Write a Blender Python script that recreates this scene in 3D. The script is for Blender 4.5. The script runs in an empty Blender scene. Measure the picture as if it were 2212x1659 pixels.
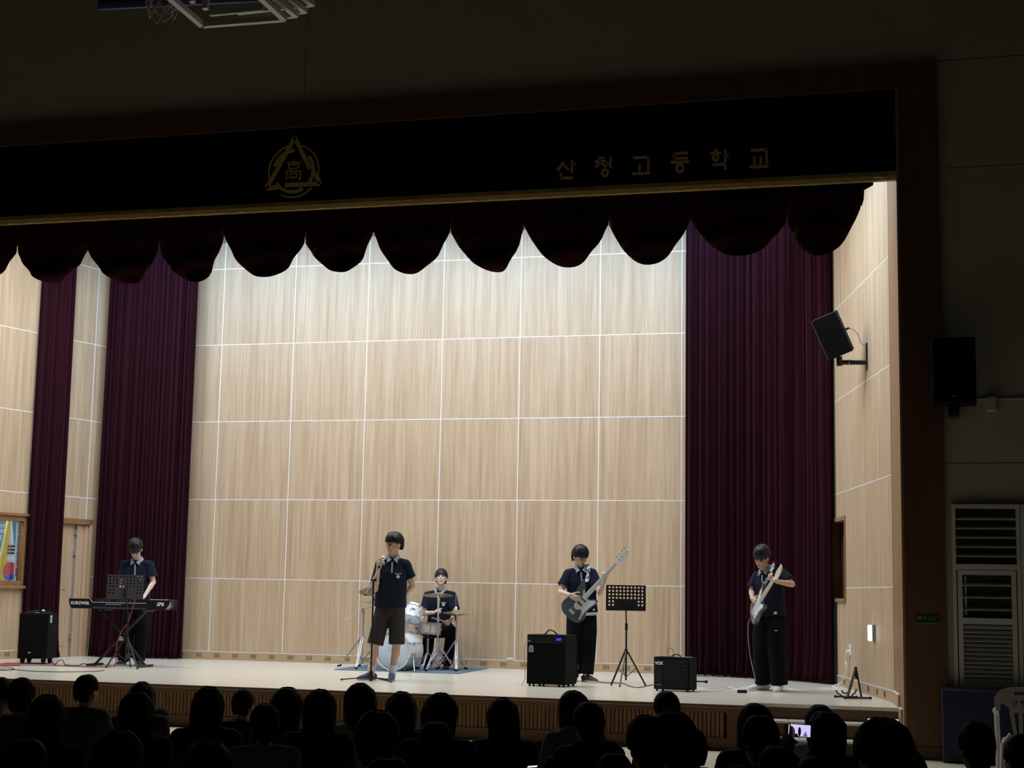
import bpy, bmesh, math, random
from mathutils import Vector, Matrix
V = Vector
R = math.radians
random.seed(7)
SC = bpy.context.scene
COL = SC.collection

# ------------------------------------------------------------------ camera
CF = 3383.3                                   # focal length in pixels of the 2212 x 1659 frame
CAMLOC = V((10.739, -22.023, 1.534))
YAW, PIT, ROL = R(15.365), R(7.608), R(1.058)
_fw = V((-math.sin(YAW)*math.cos(PIT), math.cos(YAW)*math.cos(PIT), math.sin(PIT)))
_r0 = V((math.cos(YAW), math.sin(YAW), 0))
_u0 = _r0.cross(_fw)
_rt = _r0*math.cos(ROL) + _u0*math.sin(ROL)
_up = -_r0*math.sin(ROL) + _u0*math.cos(ROL)
cd = bpy.data.cameras.new('camera')
cd.sensor_width = 36.0
cd.lens = CF/2212*36.0
cd.clip_end = 200
cam = bpy.data.objects.new('camera', cd)
COL.objects.link(cam)
cam.matrix_world = Matrix(((_rt.x, _up.x, -_fw.x, CAMLOC.x), (_rt.y, _up.y, -_fw.y, CAMLOC.y),
                           (_rt.z, _up.z, -_fw.z, CAMLOC.z), (0, 0, 0, 1)))
SC.camera = cam
H = 0.456                                     # height of the stage floor above the hall floor

def ray(x, y): return _fw + _rt*((x-1106)/CF) - _up*((y-829.5)/CF)
def at(x, y, Y):
    d = ray(x, y); return CAMLOC + d*((Y-CAMLOC.y)/d.y)
def atz(x, y, z=H):
    d = ray(x, y); return CAMLOC + d*((z-CAMLOC.z)/d.z)

# ------------------------------------------------------------------ light and exposure
SC.view_settings.view_transform = 'Standard'
SC.view_settings.look = 'None'
SC.view_settings.gamma = 1.0
SC.view_settings.use_curve_mapping = False
SC.view_settings.exposure = 0.06
SC.cycles.max_bounces = 8
SC.cycles.diffuse_bounces = 4
SC.cycles.sample_clamp_indirect = 4.0
world = bpy.data.worlds.new('world'); SC.world = world
world.use_nodes = True
world.node_tree.nodes['Background'].inputs[0].default_value = (0.75, 0.72, 0.55, 1)
world.node_tree.nodes['Background'].inputs[1].default_value = 0.0112

def area(name, loc, target, sx, sy, power, col, spread=180):
    l = bpy.data.lights.new(name, 'AREA'); l.shape = 'RECTANGLE'; l.size = sx; l.size_y = sy
    l.energy = power; l.color = col; l.spread = R(spread)
    o = bpy.data.objects.new(name, l); COL.objects.link(o)
    o.location = loc
    o.rotation_euler = (V(target)-V(loc)).to_track_quat('-Z', 'Y').to_euler()
    return o
COOL = (0.86, 0.93, 1.0)
area('stage_batten_front', (3.6, -4.75, 6.95), (3.6, -4.45, 0.4), 11.4, 0.35, 365, (0.93, 0.97, 1.0), 180)
area('stage_batten_middle', (3.6, -2.9, 6.95), (3.6, -2.3, 0.4), 10.2, 0.35, 225, (0.93, 0.97, 1.0), 170)
area('stage_batten_back', (3.6, -1.45, 6.95), (3.6, 0.0, 4.9), 9.8, 0.25, 205, (0.38, 0.64, 1.0), 150)
area('stage_side_lamp_right', (8.3, -3.9, 6.8), (10.1, -4.0, 4.6), 0.8, 0.8, 30, (0.46, 0.74, 1.0), 120)
area('stage_side_lamp_left', (-1.0, -3.3, 6.8), (-2.3, -1.6, 4.4), 0.8, 0.8, 24, (0.55, 0.80, 1.0), 120)
area('stage_corner_lamp', (10.02, -4.35, 6.75), (10.2, -4.35, 5.6), 0.2, 0.2, 5, (0.20, 0.48, 1.0), 120)
area('flag_room_fill', (-4.0, -1.4, 3.3), (-3.4, -1.6, 1.6), 0.9, 0.9, 95, (0.80, 0.93, 1.0))  # unseen fill light, added so the flag behind the window shows

# ------------------------------------------------------------------ helpers
ORG = {}
def frame(o, x, z):
    x = V(x).normalized(); z = V(z); y = z.cross(x).normalized(); z = x.cross(y)
    return Matrix(((x.x, y.x, z.x, o[0]), (x.y, y.y, z.y, o[1]), (x.z, y.z, z.z, o[2]), (0, 0, 0, 1)))
def perp(d):
    d = V(d).normalized()
    a = V((0, 0, 1)) if abs(d.z) < .9 else V((1, 0, 0))
    s = d.cross(a).normalized(); return s, s.cross(d).normalized()

def tag(o, label=None, cat=None, group=None, kind=None):
    if label: o['label'] = label
    if cat: o['category'] = cat
    if group: o['group'] = group
    if kind: o['kind'] = kind
    return o
def thing(name, label, cat, loc, group=None):
    o = bpy.data.objects.new(name, None); COL.objects.link(o)
    o.location = loc; o.empty_display_size = .1
    ORG[o] = V(loc)
    return tag(o, label, cat, group)

class MB:
    """collects shapes in world space; build() links them as one mesh object"""
    def __init__(s, M=None): s.v = []; s.f = []; s.M = M if M is not None else Matrix()
    def add(s, vs, fs):
        o = len(s.v); M = s.M
        s.v += [M @ V(p) for p in vs]; s.f += [tuple(i+o for i in f) for f in fs]; return s
    def box(s, c, z, X=None):
        x, y, q = z[0]/2, z[1]/2, z[2]/2
        vs = [V((sx*x, sy*y, sz*q)) for sz in (-1, 1) for sy in (-1, 1) for sx in (-1, 1)]
        if X is not None: vs = [X @ p for p in vs]
        vs = [V(c)+p for p in vs]
        return s.add(vs, [(0, 2, 3, 1), (4, 5, 7, 6), (0, 1, 5, 4), (2, 6, 7, 3), (0, 4, 6, 2), (1, 3, 7, 5)])
    def bb(s, a, b): return s.box([(a[i]+b[i])/2 for i in range(3)], [abs(b[i]-a[i]) for i in range(3)])
    def bar(s, a, b, w, h, up=(0, 0, 1)):
        a = V(a); b = V(b); d = (b-a).normalized(); q = V(up)
        if abs(d.dot(q)) > .98: q = V((1, 0, 0))
        sd = d.cross(q).normalized(); q = sd.cross(d)
        vs = []
        for p in (a, b):
            for i, j in ((-1, -1), (1, -1), (1, 1), (-1, 1)): vs.append(p + sd*(i*w/2) + q*(j*h/2))
        return s.add(vs, [(3, 2, 1, 0), (4, 5, 6, 7), (0, 1, 5, 4), (1, 2, 6, 5), (2, 3, 7, 6), (3, 0, 4, 7)])
    def rings(s, rings, capped=True):
        n = len(rings[0]); vs = [p for r_ in rings for p in r_]; fs = []
        for k in range(len(rings)-1):
            for i in range(n):
                j = (i+1) % n
                fs.append((k*n+i, k*n+j, (k+1)*n+j, (k+1)*n+i))
        if capped:
            fs.append(tuple(range(n-1, -1, -1))); m = (len(rings)-1)*n
            fs.append(tuple(m+i for i in range(n)))
        return s.add(vs, fs)
    def cyl(s, a, b, r, r2=None, n=12):
        a = V(a); b = V(b); r2 = r if r2 is None else r2
        x, y = perp(b-a); x, y = y, x
        d = (b-a)
        if x.cross(y).dot(d) < 0: y = -y
        return s.rings([[p + (x*math.cos(t) + y*math.sin(t))*q for t in [2*math.pi*i/n for i in range(n)]] for p, q in ((a, r), (b, r2))])
    def lathe(s, prof, a, axis, n=20, loop=False):
        if loop: prof = list(prof)+[prof[0]]
        a = V(a); d = V(axis).normalized(); x, y = perp(d)
        if x.cross(y).dot(d) < 0: y = -y
        return s.rings([[a + d*h + (x*math.cos(t) + y*math.sin(t))*max(q, 1e-4) for t in [2*math.pi*i/n for i in range(n)]] for q, h in prof], not loop)
    def torus(s, c, axis, R_, r, n=28, m=6):
        c = V(c); d = V(axis).normalized(); x, y = perp(d); vs = []; fs = []
        for i in range(n):
            t = 2*math.pi*i/n; e = x*math.cos(t)+y*math.sin(t)
            for j in range(m):
                q = 2*math.pi*j/m; vs.append(c + e*(R_ + r*math.cos(q)) + d*(r*math.sin(q)))
        for i in range(n):
            for j in range(m):
                a = i*m+j; b = i*m+(j+1) % m; k = ((i+1) % n)*m
                fs.append((a, k+j, k+(j+1) % m, b))
        return s.add(vs, fs)
    def tube(s, pts, r, n=6):
        pts = [V(p) for p in pts]; rr = r if isinstance(r, (list, tuple)) else [r]*len(pts)
        out = []; prev = None
        for i, p in enumerate(pts):
            d = (pts[min(i+1, len(pts)-1)] - pts[max(i-1, 0)]).normalized()
            if prev is None: x, _ = perp(d)
            else: x = (prev - d*prev.dot(d)).normalized()
            prev = x; y = d.cross(x)
            out.append([p + (x*math.cos(t)+y*math.sin(t))*rr[i] for t in [2*math.pi*k/n for k in range(n)]])
        return s.rings(out)
    def loft(s, pts, rs, side, n=16, rnd=(0, 0)):
        """elliptic sections (rx along side, ry across); rnd = rounded start / end"""
        pts = [V(p) for p in pts]; side = V(side); P = []; Q = []
        if rnd[0]:
            d = (pts[0]-pts[1]).normalized(); q = min(rs[0])
            for a in (80, 55, 28):
                P.append(pts[0]+d*q*math.sin(R(a))*rnd[0]); Q.append((rs[0][0]*math.cos(R(a)), rs[0][1]*math.cos(R(a))))
        P += pts; Q += list(rs)
        if rnd[1]:
            d = (pts[-1]-pts[-2]).normalized(); q = min(rs[-1])
            for a in (28, 55, 80):
                P.append(pts[-1]+d*q*math.sin(R(a))*rnd[1]); Q.append((rs[-1][0]*math.cos(R(a)), rs[-1][1]*math.cos(R(a))))
        out = []
        for i, p in enumerate(P):
            d = (P[min(i+1, len(P)-1)] - P[max(i-1, 0)]).normalized()
            x = (side - d*side.dot(d)).normalized(); y = d.cross(x)
            out.append([p + x*math.cos(t)*Q[i][0] + y*math.sin(t)*Q[i][1] for t in [2*math.pi*k/n for k in range(n)]])
        return s.rings(out)
    def limb(s, a, b, ra, rb, n=12):
        x, y = perp(V(b)-V(a)); return s.loft([a, b], [(ra, ra), (rb, rb)], x, n, (1, 1))
    def ell(s, c, r, X=None, nu=16, nv=10):
        vs = []; fs = []
        for j in range(nv+1):
            q = math.pi*j/nv - math.pi/2
            q = max(min(q, math.pi/2-.02), -math.pi/2+.02)
            for i in range(nu):
                t = 2*math.pi*i/nu
                p = V((r[0]*math.cos(q)*math.cos(t), r[1]*math.cos(q)*math.sin(t), r[2]*math.sin(q)))
                vs.append(V(c) + (X @ p if X is not None else p))
        for j in range(nv):
            for i in range(nu):
                k = (i+1) % nu; fs.append((j*nu+i, j*nu+k, (j+1)*nu+k, (j+1)*nu+i))
        fs.append(tuple(range(nu-1, -1, -1))); fs.append(tuple(nv*nu+i for i in range(nu)))
        return s.add(vs, fs)
    def prism(s, poly, z0, z1):
        ar = sum(poly[i][0]*poly[(i+1) % len(poly)][1]-poly[(i+1) % len(poly)][0]*poly[i][1] for i in range(len(poly)))
        if ar < 0: poly = poly[::-1]
        n = len(poly); vs = [(x, y, z0) for x, y in poly] + [(x, y, z1) for x, y in poly]
        fs = [tuple(range(n-1, -1, -1)), tuple(range(n, 2*n))]
        fs += [(i, (i+1) % n, n+(i+1) % n, n+i) for i in range(n)]
        return s.add(vs, fs)
    def build(s, name, mat, parent=None, org=None, bevel=0, smooth=False, sharp=35, remesh=0, it=3, solid=0, kind=None):
        if parent is not None: o0 = ORG[parent]
        elif org is not None: o0 = V(org)
        else:
            xs = [p.x for p in s.v]; ys = [p.y for p in s.v]
            o0 = V(((min(xs)+max(xs))/2, (min(ys)+max(ys))/2, min(p.z for p in s.v)))
        me = bpy.data.meshes.new(name)
        me.from_pydata([p-o0 for p in s.v], [], s.f)
        if bevel:
            bm = bmesh.new(); bm.from_mesh(me)
            bmesh.ops.bevel(bm, geom=[e for e in bm.edges if len(e.link_faces) == 2 and e.calc_face_angle(0) > .6], offset=bevel, segments=2, affect='EDGES', profile=.6, clamp_overlap=True)
            bm.to_mesh(me); bm.free()
        me.update()
        if smooth:
            me.polygons.foreach_set('use_smooth', [True]*len(me.polygons))
            me.set_sharp_from_angle(angle=R(sharp))
        ob = bpy.data.objects.new(name, me); COL.objects.link(ob)
        if mat is not None: me.materials.append(mat)
        if parent is not None: ob.parent = parent
        else: ob.location = o0
        ORG[ob] = o0
        if remesh:
            m = ob.modifiers.new('remesh', 'REMESH'); m.mode = 'VOXEL'; m.voxel_size = remesh; m.use_smooth_shade = True
            if it:
                m = ob.modifiers.new('smooth', 'SMOOTH'); m.factor = .5; m.iterations = it
        if solid:
            m = ob.modifiers.new('solidify', 'SOLIDIFY'); m.thickness = solid
        if kind: ob['kind'] = kind
        return ob

def copy_of(o, name, parent, shift):
    c = bpy.data.objects.new(name, o.data); COL.objects.link(c); c.parent = parent
    c.location = o.location + V(shift); ORG[c] = ORG[o]+V(shift)
    return c

def curve_pts(pts, k=6):
    """catmull-rom through pts"""
    pts = [V(p) for p in pts]; out = []
    for i in range(len(pts)-1):
        a = pts[max(i-1, 0)]; b = pts[i]; c = pts[i+1]; d = pts[min(i+2, len(pts)-1)]
        for j in range(k):
            t = j/k
            out.append(.5*((2*b)+(c-a)*t+(2*a-5*b+4*c-d)*t*t+(3*b-a-3*c+d)*t**3))
    out.append(pts[-1]); return out

def text(name, s, M, size, mat, parent, depth=.004, shear=0, bold=0, spacing=1.0, align='CENTER'):
    c = bpy.data.curves.new(name, 'FONT'); c.body = s; c.size = size; c.extrude = depth; c.shear = shear; c.offset = bold
    c.align_x = align; c.align_y = 'CENTER'; c.space_character = spacing; c.resolution_u = 3
    t = bpy.data.objects.new(name+'_curve', c); COL.objects.link(t)
    bpy.context.view_layer.update()
    dg = bpy.context.evaluated_depsgraph_get()
    me = bpy.data.meshes.new_from_object(t.evaluated_get(dg))
    bpy.data.objects.remove(t); bpy.data.curves.remove(c)
    me.transform(Matrix.Translation(-ORG[parent]) @ M)
    me.materials.clear(); me.materials.append(mat); me.name = name
    ob = bpy.data.objects.new(name, me); COL.objects.link(ob); ob.parent = parent; ORG[ob] = ORG[parent]
    return ob

# ------------------------------------------------------------------ materials
def mat(name, col, rough=.6, metal=0, spec=.5, emit=0, noise=None, bump=0, sheen=0, coat=0):
    """plain principled surface; noise = (scale, amount, stretch xyz) varies the colour, bump gives fine relief"""
    m = bpy.data.materials.new(name); m.use_nodes = True
    nt = m.node_tree; b = nt.nodes['Principled BSDF']
    c = (*col, 1) if len(col) == 3 else col
    b.inputs['Base Color'].default_value = c
    b.inputs['Roughness'].default_value = rough; b.inputs['Metallic'].default_value = metal
    b.inputs['Specular IOR Level'].default_value = spec
    if sheen: b.inputs['Sheen Weight'].default_value = sheen
    if coat: b.inputs['Coat Weight'].default_value = coat
    if emit:
        b.inputs['Emission Color'].default_value = c; b.inputs['Emission Strength'].default_value = emit
    if noise or bump:
        tc = nt.nodes.new('ShaderNodeTexCoord'); mp = nt.nodes.new('ShaderNodeMapping'); nz = nt.nodes.new('ShaderNodeTexNoise')
        sc, am, st = noise or (40, 0, (1, 1, 1))
        mp.inputs['Scale'].default_value = st; nz.inputs['Scale'].default_value = sc; nz.inputs['Detail'].default_value = 4
        nt.links.new(tc.outputs['Object'], mp.inputs[0]); nt.links.new(mp.outputs[0], nz.inputs[0])
        if am:
            mx = nt.nodes.new('ShaderNodeMixRGB'); mx.inputs[1].default_value = (*[v*(1-am) for v in c[:3]], 1)
            mx.inputs[2].default_value = (*[min(v*(1+am), 1) for v in c[:3]], 1)
            nt.links.new(nz.outputs[0], mx.inputs[0]); nt.links.new(mx.outputs[0], b.inputs['Base Color'])
        if bump:
            bp = nt.nodes.new('ShaderNodeBump'); bp.inputs['Strength'].default_value = bump; bp.inputs['Distance'].default_value = .01
            nt.links.new(nz.outputs[0], bp.inputs['Height']); nt.links.new(bp.outputs[0], b.inputs['Normal'])
    return m

def wood(name, light, dark, stretch, rough=.5, spec=.3, scale=1.0, rnd=True, contrast=(.35, .68)):
    m = bpy.data.materials.new(name); m.use_nodes = True
    nt = m.node_tree; b = nt.nodes['Principled BSDF']; N = nt.nodes.new; L = nt.links.new
    tc = N('ShaderNodeTexCoord'); mp = N('ShaderNodeMapping'); mp.inputs['Scale'].default_value = stretch
    L(tc.outputs['Object'], mp.inputs[0])
    src = mp.outputs[0]
    if rnd:
        oi = N('ShaderNodeObjectInfo'); ml = N('ShaderNodeMath'); ml.operation = 'MULTIPLY'; ml.inputs[1].default_value = 40
        L(oi.outputs['Random'], ml.inputs[0])
        ad = N('ShaderNodeVectorMath'); ad.operation = 'ADD'; L(src, ad.inputs[0]); L(ml.outputs[0], ad.inputs[1]); src = ad.outputs[0]
    n1 = N('ShaderNodeTexNoise'); n1.inputs['Scale'].default_value = 5*scale; n1.inputs['Detail'].default_value = 6; n1.inputs['Roughness'].default_value = .6
    n2 = N('ShaderNodeTexNoise'); n2.inputs['Scale'].default_value = 22*scale; n2.inputs['Detail'].default_value = 3
    L(src, n1.inputs[0]); L(src, n2.inputs[0])
    mx = N('ShaderNodeMath'); mx.operation = 'MULTIPLY_ADD'; mx.inputs[1].default_value = .42
    L(n2.outputs[0], mx.inputs[0])
    sc = N('ShaderNodeMath'); sc.operation = 'MULTIPLY'; sc.inputs[1].default_value = .58; L(n1.outputs[0], sc.inputs[0]); L(sc.outputs[0], mx.inputs[2])
    cr = N('ShaderNodeValToRGB'); cr.color_ramp.elements[0].position = contrast[0]; cr.color_ramp.elements[1].position = contrast[1]
    cr.color_ramp.elements[0].color = (*dark, 1); cr.color_ramp.elements[1].color = (*light, 1)
    L(mx.outputs[0], cr.inputs[0]); L(cr.outputs[0], b.inputs['Base Color'])
    b.inputs['Roughness'].default_value = rough; b.inputs['Specular IOR Level'].default_value = spec
    return m

def pattern(name, c1, c2, scale, thr=.5):
    m = bpy.data.materials.new(name); m.use_nodes = True; nt = m.node_tree; b = nt.nodes['Principled BSDF']
    tc = nt.nodes.new('ShaderNodeTexCoord'); nz = nt.nodes.new('ShaderNodeTexNoise'); cr = nt.nodes.new('ShaderNodeValToRGB')
    nz.inputs['Scale'].default_value = scale; nz.inputs['Detail'].default_value = 1
    cr.color_ramp.interpolation = 'CONSTANT'; cr.color_ramp.elements[0].color = (*c1, 1); cr.color_ramp.elements[1].color = (*c2, 1); cr.color_ramp.elements[1].position = thr
    nt.links.new(tc.outputs['Object'], nz.inputs[0]); nt.links.new(nz.outputs[0], cr.inputs[0]); nt.links.new(cr.outputs[0], b.inputs['Base Color'])
    b.inputs['Roughness'].default_value = .8
    return m
M = {}
M['panel'] = wood('panel_wood', (.57, .415, .272), (.375, .245, .140), (2.2, 2.2, .06), .55, .25, contrast=(.30, .62))
M['stage'] = wood('stage_floor_wood', (.84, .79, .69), (.72, .64, .51), (.10, 2.6, 1), .22, .5, rnd=False)
M['gym'] = wood('hall_floor_wood', (.76, .67, .51), (.64, .54, .39), (.25, 1.6, 1), .35, .45, rnd=False)
M['brown'] = wood('proscenium_wood', (.16, .082, .040), (.11, .052, .024), (1.2, 1.2, .2), .5, .3)
M['jamb'] = wood('jamb_wood', (.36, .205, .105), (.27, .145, .07), (1.6, 1.6, .15), .5, .3)
M['front'] = wood('stage_front_wood', (.150, .078, .036), (.095, .046, .021), (.2, 1.2, 1.2), .5, .3)
M['slat'] = wood('slat_wood', (.245, .135, .056), (.125, .064, .026), (1.6, 1.6, .15), .6, .2)
M['door'] = wood('door_wood', (.60, .41, .26), (.49, .315, .185), (1.6, 1.6, .12), .5, .3)
M['frame'] = wood('frame_wood', (.34, .175, .075), (.235, .11, .045), (1.2, 1.2, .3), .45, .35)
M['base'] = wood('baseboard_wood', (.52, .365, .215), (.42, .28, .155), (.2, 1.2, 1.2), .5, .3)
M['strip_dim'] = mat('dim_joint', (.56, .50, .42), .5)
M['strip'] = mat('joint_strip', (.82, .85, .90), .35, 0, .6)
M['plaster'] = mat('hall_plaster', (.47, .43, .34), .9, noise=(3, .08, (1, 1, 1)), bump=.1)
M['ceil'] = mat('stage_ceiling', (.30, .30, .29), .9)
M['velvet'] = mat('maroon_velvet', (.026, .0045, .0085), .95, spec=.06, sheen=.02, noise=(30, .15, (1, 1, .05)))
M['velvet_dark'] = mat('dark_maroon_velvet', (.034, .007, .010), .95, spec=.06, noise=(30, .15, (1, 1, .2)))
M['navy_velvet'] = mat('navy_velvet', (.006, .006, .016), .95, spec=.1)
M['gold'] = mat('gold_fringe', (.50, .35, .11), .75, noise=(60, .25, (1, 1, 1)), bump=.3)
M['gold_dull'] = mat('gold_letters', (.52, .38, .15), .8, noise=(60, .2, (1, 1, 1)))
M['chrome'] = mat('chrome', (.62, .63, .66), .34, .85)
M['steel'] = mat('brushed_steel', (.48, .52, .54), .4, .7)
M['black'] = mat('black_plastic', (.008, .008, .009), .45, spec=.35)
M['blackmetal'] = mat('black_metal', (.015, .015, .016), .4, .2)
M['tolex'] = mat('black_tolex', (.006, .0062, .007), .75, spec=.15, noise=(180, .2, (1, 1, 1)), bump=.25)
M['grille'] = mat('black_grille_cloth', (.004, .004, .0045), .95, spec=.15, noise=(220, .3, (1, 1, 1)), bump=.2)
M['white'] = mat('white_paint', (.78, .78, .76), .5)
M['whiteplastic'] = mat('white_plastic', (.80, .80, .78), .45)
M['drum'] = mat('drum_white_wrap', (.74, .80, .84), .3, spec=.5)
M['drumhead'] = mat('drum_head', (.56, .66, .75), .5)
M['brass'] = mat('cymbal_bronze', (.42, .37, .24), .38, .75)
M['hair'] = mat('black_hair', (.007, .007, .0085), .42, spec=.3, noise=(60, .3, (1, 1, .2)), bump=.15)
M['skin'] = mat('skin', (.60, .385, .285), .55, spec=.3)
M['skin2'] = mat('skin_pale', (.66, .46, .37), .55, spec=.3)
M['lip'] = mat('lip', (.40, .17, .14), .5)
M['eye'] = mat('eye_dark', (.02, .015, .012), .3)
M['navy'] = mat('navy_cotton', (.006, .0085, .021), .9, spec=.2, sheen=.03, noise=(9, .3, (1, 1, 1)), bump=.35)
M['blackcloth'] = mat('black_cotton', (.0045, .0045, .0055), .95, spec=.15, noise=(8, .3, (1, 1, .4)), bump=.4)
M['short'] = mat('charcoal_cotton', (.032, .028, .025), .95, spec=.2, noise=(8, .3, (1, 1, .4)), bump=.4)
M['collar'] = mat('grey_patterned_collar', (.30, .34, .42), .8, noise=(90, .55, (1, 1, 1)))
M['badge'] = mat('pale_blue_badge', (.42, .58, .62), .5)
M['thread'] = mat('white_thread', (.65, .65, .66), .7)
M['sock'] = mat('white_sock', (.74, .76, .80), .9)
M['bluecanvas'] = mat('navy_canvas', (.045, .075, .15), .8)
M['sole'] = mat('rubber_sole', (.42, .36, .31), .7)
M['rug'] = mat('blue_grey_rug', (.115, .165, .225), .95, noise=(60, .2, (1, 1, 1)), bump=.3)
M['red'] = mat('red_cable', (.36, .03, .03), .6)
M['cable'] = mat('black_cable', (.02, .02, .02), .5)
M['greycable'] = mat('grey_cable', (.33, .35, .33), .5)
M['whitecable'] = mat('white_cable', (.75, .77, .80), .5)
# ================================================================== the setting
def struct(o, label=None): o['kind'] = 'structure'; return tag(o, label)
def empty_struct(name, loc, label=None):
    o = bpy.data.objects.new(name, None); COL.objects.link(o); o.location = loc; ORG[o] = V(loc); o.empty_display_size = .1
    return struct(o, label)

def flat(poly, z0, z1):
    return MB().prism(poly, z0, z1)
struct(flat([(-9, -27), (17, -27), (17, -5.7), (-9, -5.7)], -.06, 0).build('floor', M['gym'], org=(4, -12, 0)), 'pale wooden hall floor in front of the stage')
M['blue_line'] = mat('blue_court_paint', (.16, .22, .50), .5)
gl = MB().bb((-9, -8.15, 0), (17, -8.10, .002)).build('court_line', M['blue_line'], bpy.data.objects['floor'])
STF = struct(flat([(-4, .1), (9.3, .1), (10.5, -4.65), (10.52, -5.43), (8.79, -5.43), (8.79, -5.88), (-4, -5.88)], H-.035, H).build('stage_floor', M['stage'], org=(3.6, -3, H)), 'pale laminate stage floor')
# under the stage (dark carcass)
struct(flat([(-4, -.2), (8.7, -.2), (8.7, -5.80), (-4, -5.80)], 0, H-.036).build('stage_carcass', mat('dark_carcass', (.02, .015, .01), .9)), 'dark inside of the stage behind the slats')

# stage front: nosing board, slats, base board
SF = empty_struct('stage_front', (3.6, -5.88, 0), 'brown wooden stage front with vertical slats')
MB().bb((-4, -5.885, .376), (8.79, -5.82, H-.036)).build('nosing_board', M['front'], SF, bevel=.004)
MB().bb((-4, -5.895, H-.03), (8.79, -5.85, H-.002)).build('nosing_edge', M['front'], SF)
MB().bb((-4, -5.885, 0), (8.79, -5.82, .128)).build('base_board', M['front'], SF, bevel=.004)
MB().bb((8.75, -5.83, 0), (8.79, -5.43, H-.036)).build('return_board', M['front'], SF)
MB().bb((-4, -5.84, .128), (8.75, -5.82, .376)).build('slat_backing', mat('slat_gap', (.035, .018, .009), .9), SF)
MB().bb((8.62, -5.885, .128), (8.79, -5.82, .376)).build('corner_board', M['front'], SF)
sl0 = None
pitch = .0432
for i in range(272):
    x = -3.1 + i*pitch
    if x > 8.6: break
    if sl0 is None:
        sl0 = MB().bb((x-.0165, -5.872, .13), (x+.0165, -5.841, .374)).build('slat', M['slat'], SF)
        # local origin on the slat so each piece has its own grain
    else:
        copy_of(sl0, 'slat', SF, (i*pitch, random.uniform(-.002, .002), 0))

# steps at the right end
ST = empty_struct('stage_steps', (9.55, -5.7, 0), 'three brown wooden steps with pale treads at the right end of the stage')
XR = lambda y: 10.235 + (10.36-10.235)*((-4.65-y)/1.25)
for k, (y0, y1, z) in enumerate(((-5.43, -5.73, .304), (-5.73, -6.03, .152))):
    MB().bb((8.80, y0+.005, z-.02), (10.37, y1, z)).build('tread', M['stage'], ST, bevel=.003)
    MB().bb((8.80, y1+.03, 0), (10.36, y1+.008, z-.022)).build('riser', M['front'], ST)
MB().bb((8.80, -5.40, .305), (10.40, -5.425, H-.037)).build('riser', M['front'], ST)
MB().bb((8.785, -5.895, H-.028), (8.84, -5.43, H+.001)).build('side_nosing', M['jamb'], ST)

# ---- panelled walls
def rect_minus(rs, op):
    out = []
    for (a, b, c, d) in rs:
        (p, q, r_, t) = op
        if p >= b or q <= a or r_ >= d or t <= c: out.append((a, b, c, d)); continue
        if p > a: out.append((a, p, c, d))
        if q < b: out.append((q, b, c, d))
        lo, hi = max(a, p), min(b, q)
        if r_ > c: out.append((lo, hi, c, r_))
        if t < d: out.append((lo, hi, t, d))
    return out
ZR = [H+.125, 1.673, 2.874, 4.075, 5.277, 6.478, 6.90]
def panel_wall(name, o, d, n, sl, openings, label, s_end, vstrip='strip'):
    """wall with panels (8 mm proud) and bright strips in the joints; s runs along d, n points into the stage"""
    F = frame((o[0], o[1], 0), V((d[0], d[1], 0)), V((0, 0, 1)))
    nl = F.inverted().to_3x3() @ V((n[0], n[1], 0))
    sg = 1 if nl.y > 0 else -1
    w = empty_struct(name, (o[0], o[1], H), label)
    back = [(sl[0], s_end, H, 7.15)]
    for op in openings: back = rect_minus(back, op)
    m = MB(F)
    for a, b, c, e in back: m.bb((a, -sg*.006, c), (b, -sg*.16, e))
    m.build('wall_backing', M['strip'], w)
    for i in range(len(sl)-1):
        for j in range(len(ZR)-1):
            cells = [(sl[i]+.005, sl[i+1]-.005, ZR[j]+.005, ZR[j+1]-.005)]
            for op in openings: cells = rect_minus(cells, op)
            for a, b, c, e in cells:
                if b-a < .02 or e-c < .02: continue
                pm = MB(F @ Matrix.Translation(((a+b)/2, 0, (c+e)/2)))
                pm.bb((a-(a+b)/2, -sg*.006, c-(c+e)/2), (b-(a+b)/2, sg*.004, e-(c+e)/2))
                p = pm.build('panel', M['panel'], w)
    tm = MB(F); tm.bb((sl[0], -sg*.006, 6.90), (s_end, sg*.02, 7.15)).build('top_board', M['frame'], w)
    # bright joint strips
    for j in range(1, len(ZR)-1):
        segs = [(sl[0], s_end, ZR[j]-.0052, ZR[j]+.0052)]
        for op in openings: segs = rect_minus(segs, op)
        for a, b, c, e in segs: MB(F).bb((a, -sg*.005, c), (b, sg*.006, e)).build('joint_strip', M['strip'], w)
    for s in sl[1:-1]:
        segs = [(s-.0052, s+.0052, ZR[0], ZR[-1])]
        for op in openings: segs = rect_minus(segs, op)
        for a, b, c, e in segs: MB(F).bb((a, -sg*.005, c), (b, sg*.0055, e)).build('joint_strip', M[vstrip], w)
    return w, F, sg

def baseboard(name, F, sg, a, b, label, vents, org):
    bo = empty_struct(name, org, label)
    MB(F).bb((a, -sg*.004, H), (b, sg*.012, H+.118)).build('board', M['base'], bo)
    MB(F).bb((a, -sg*.004, H+.118), (b, sg*.013, H+.127)).build('cap_strip', M['strip'], bo)
    for s in vents:
        m = MB(F)
        for k in range(5): m.bb((s+k*.02-.0045, sg*.011, H+.035), (s+k*.02+.0045, sg*.0135, H+.095))
        m.build('vent_slots', M_SLOT, bo)
    return bo
M_SLOT = mat('vent_dark', (.10, .06, .03), .9)

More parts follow.
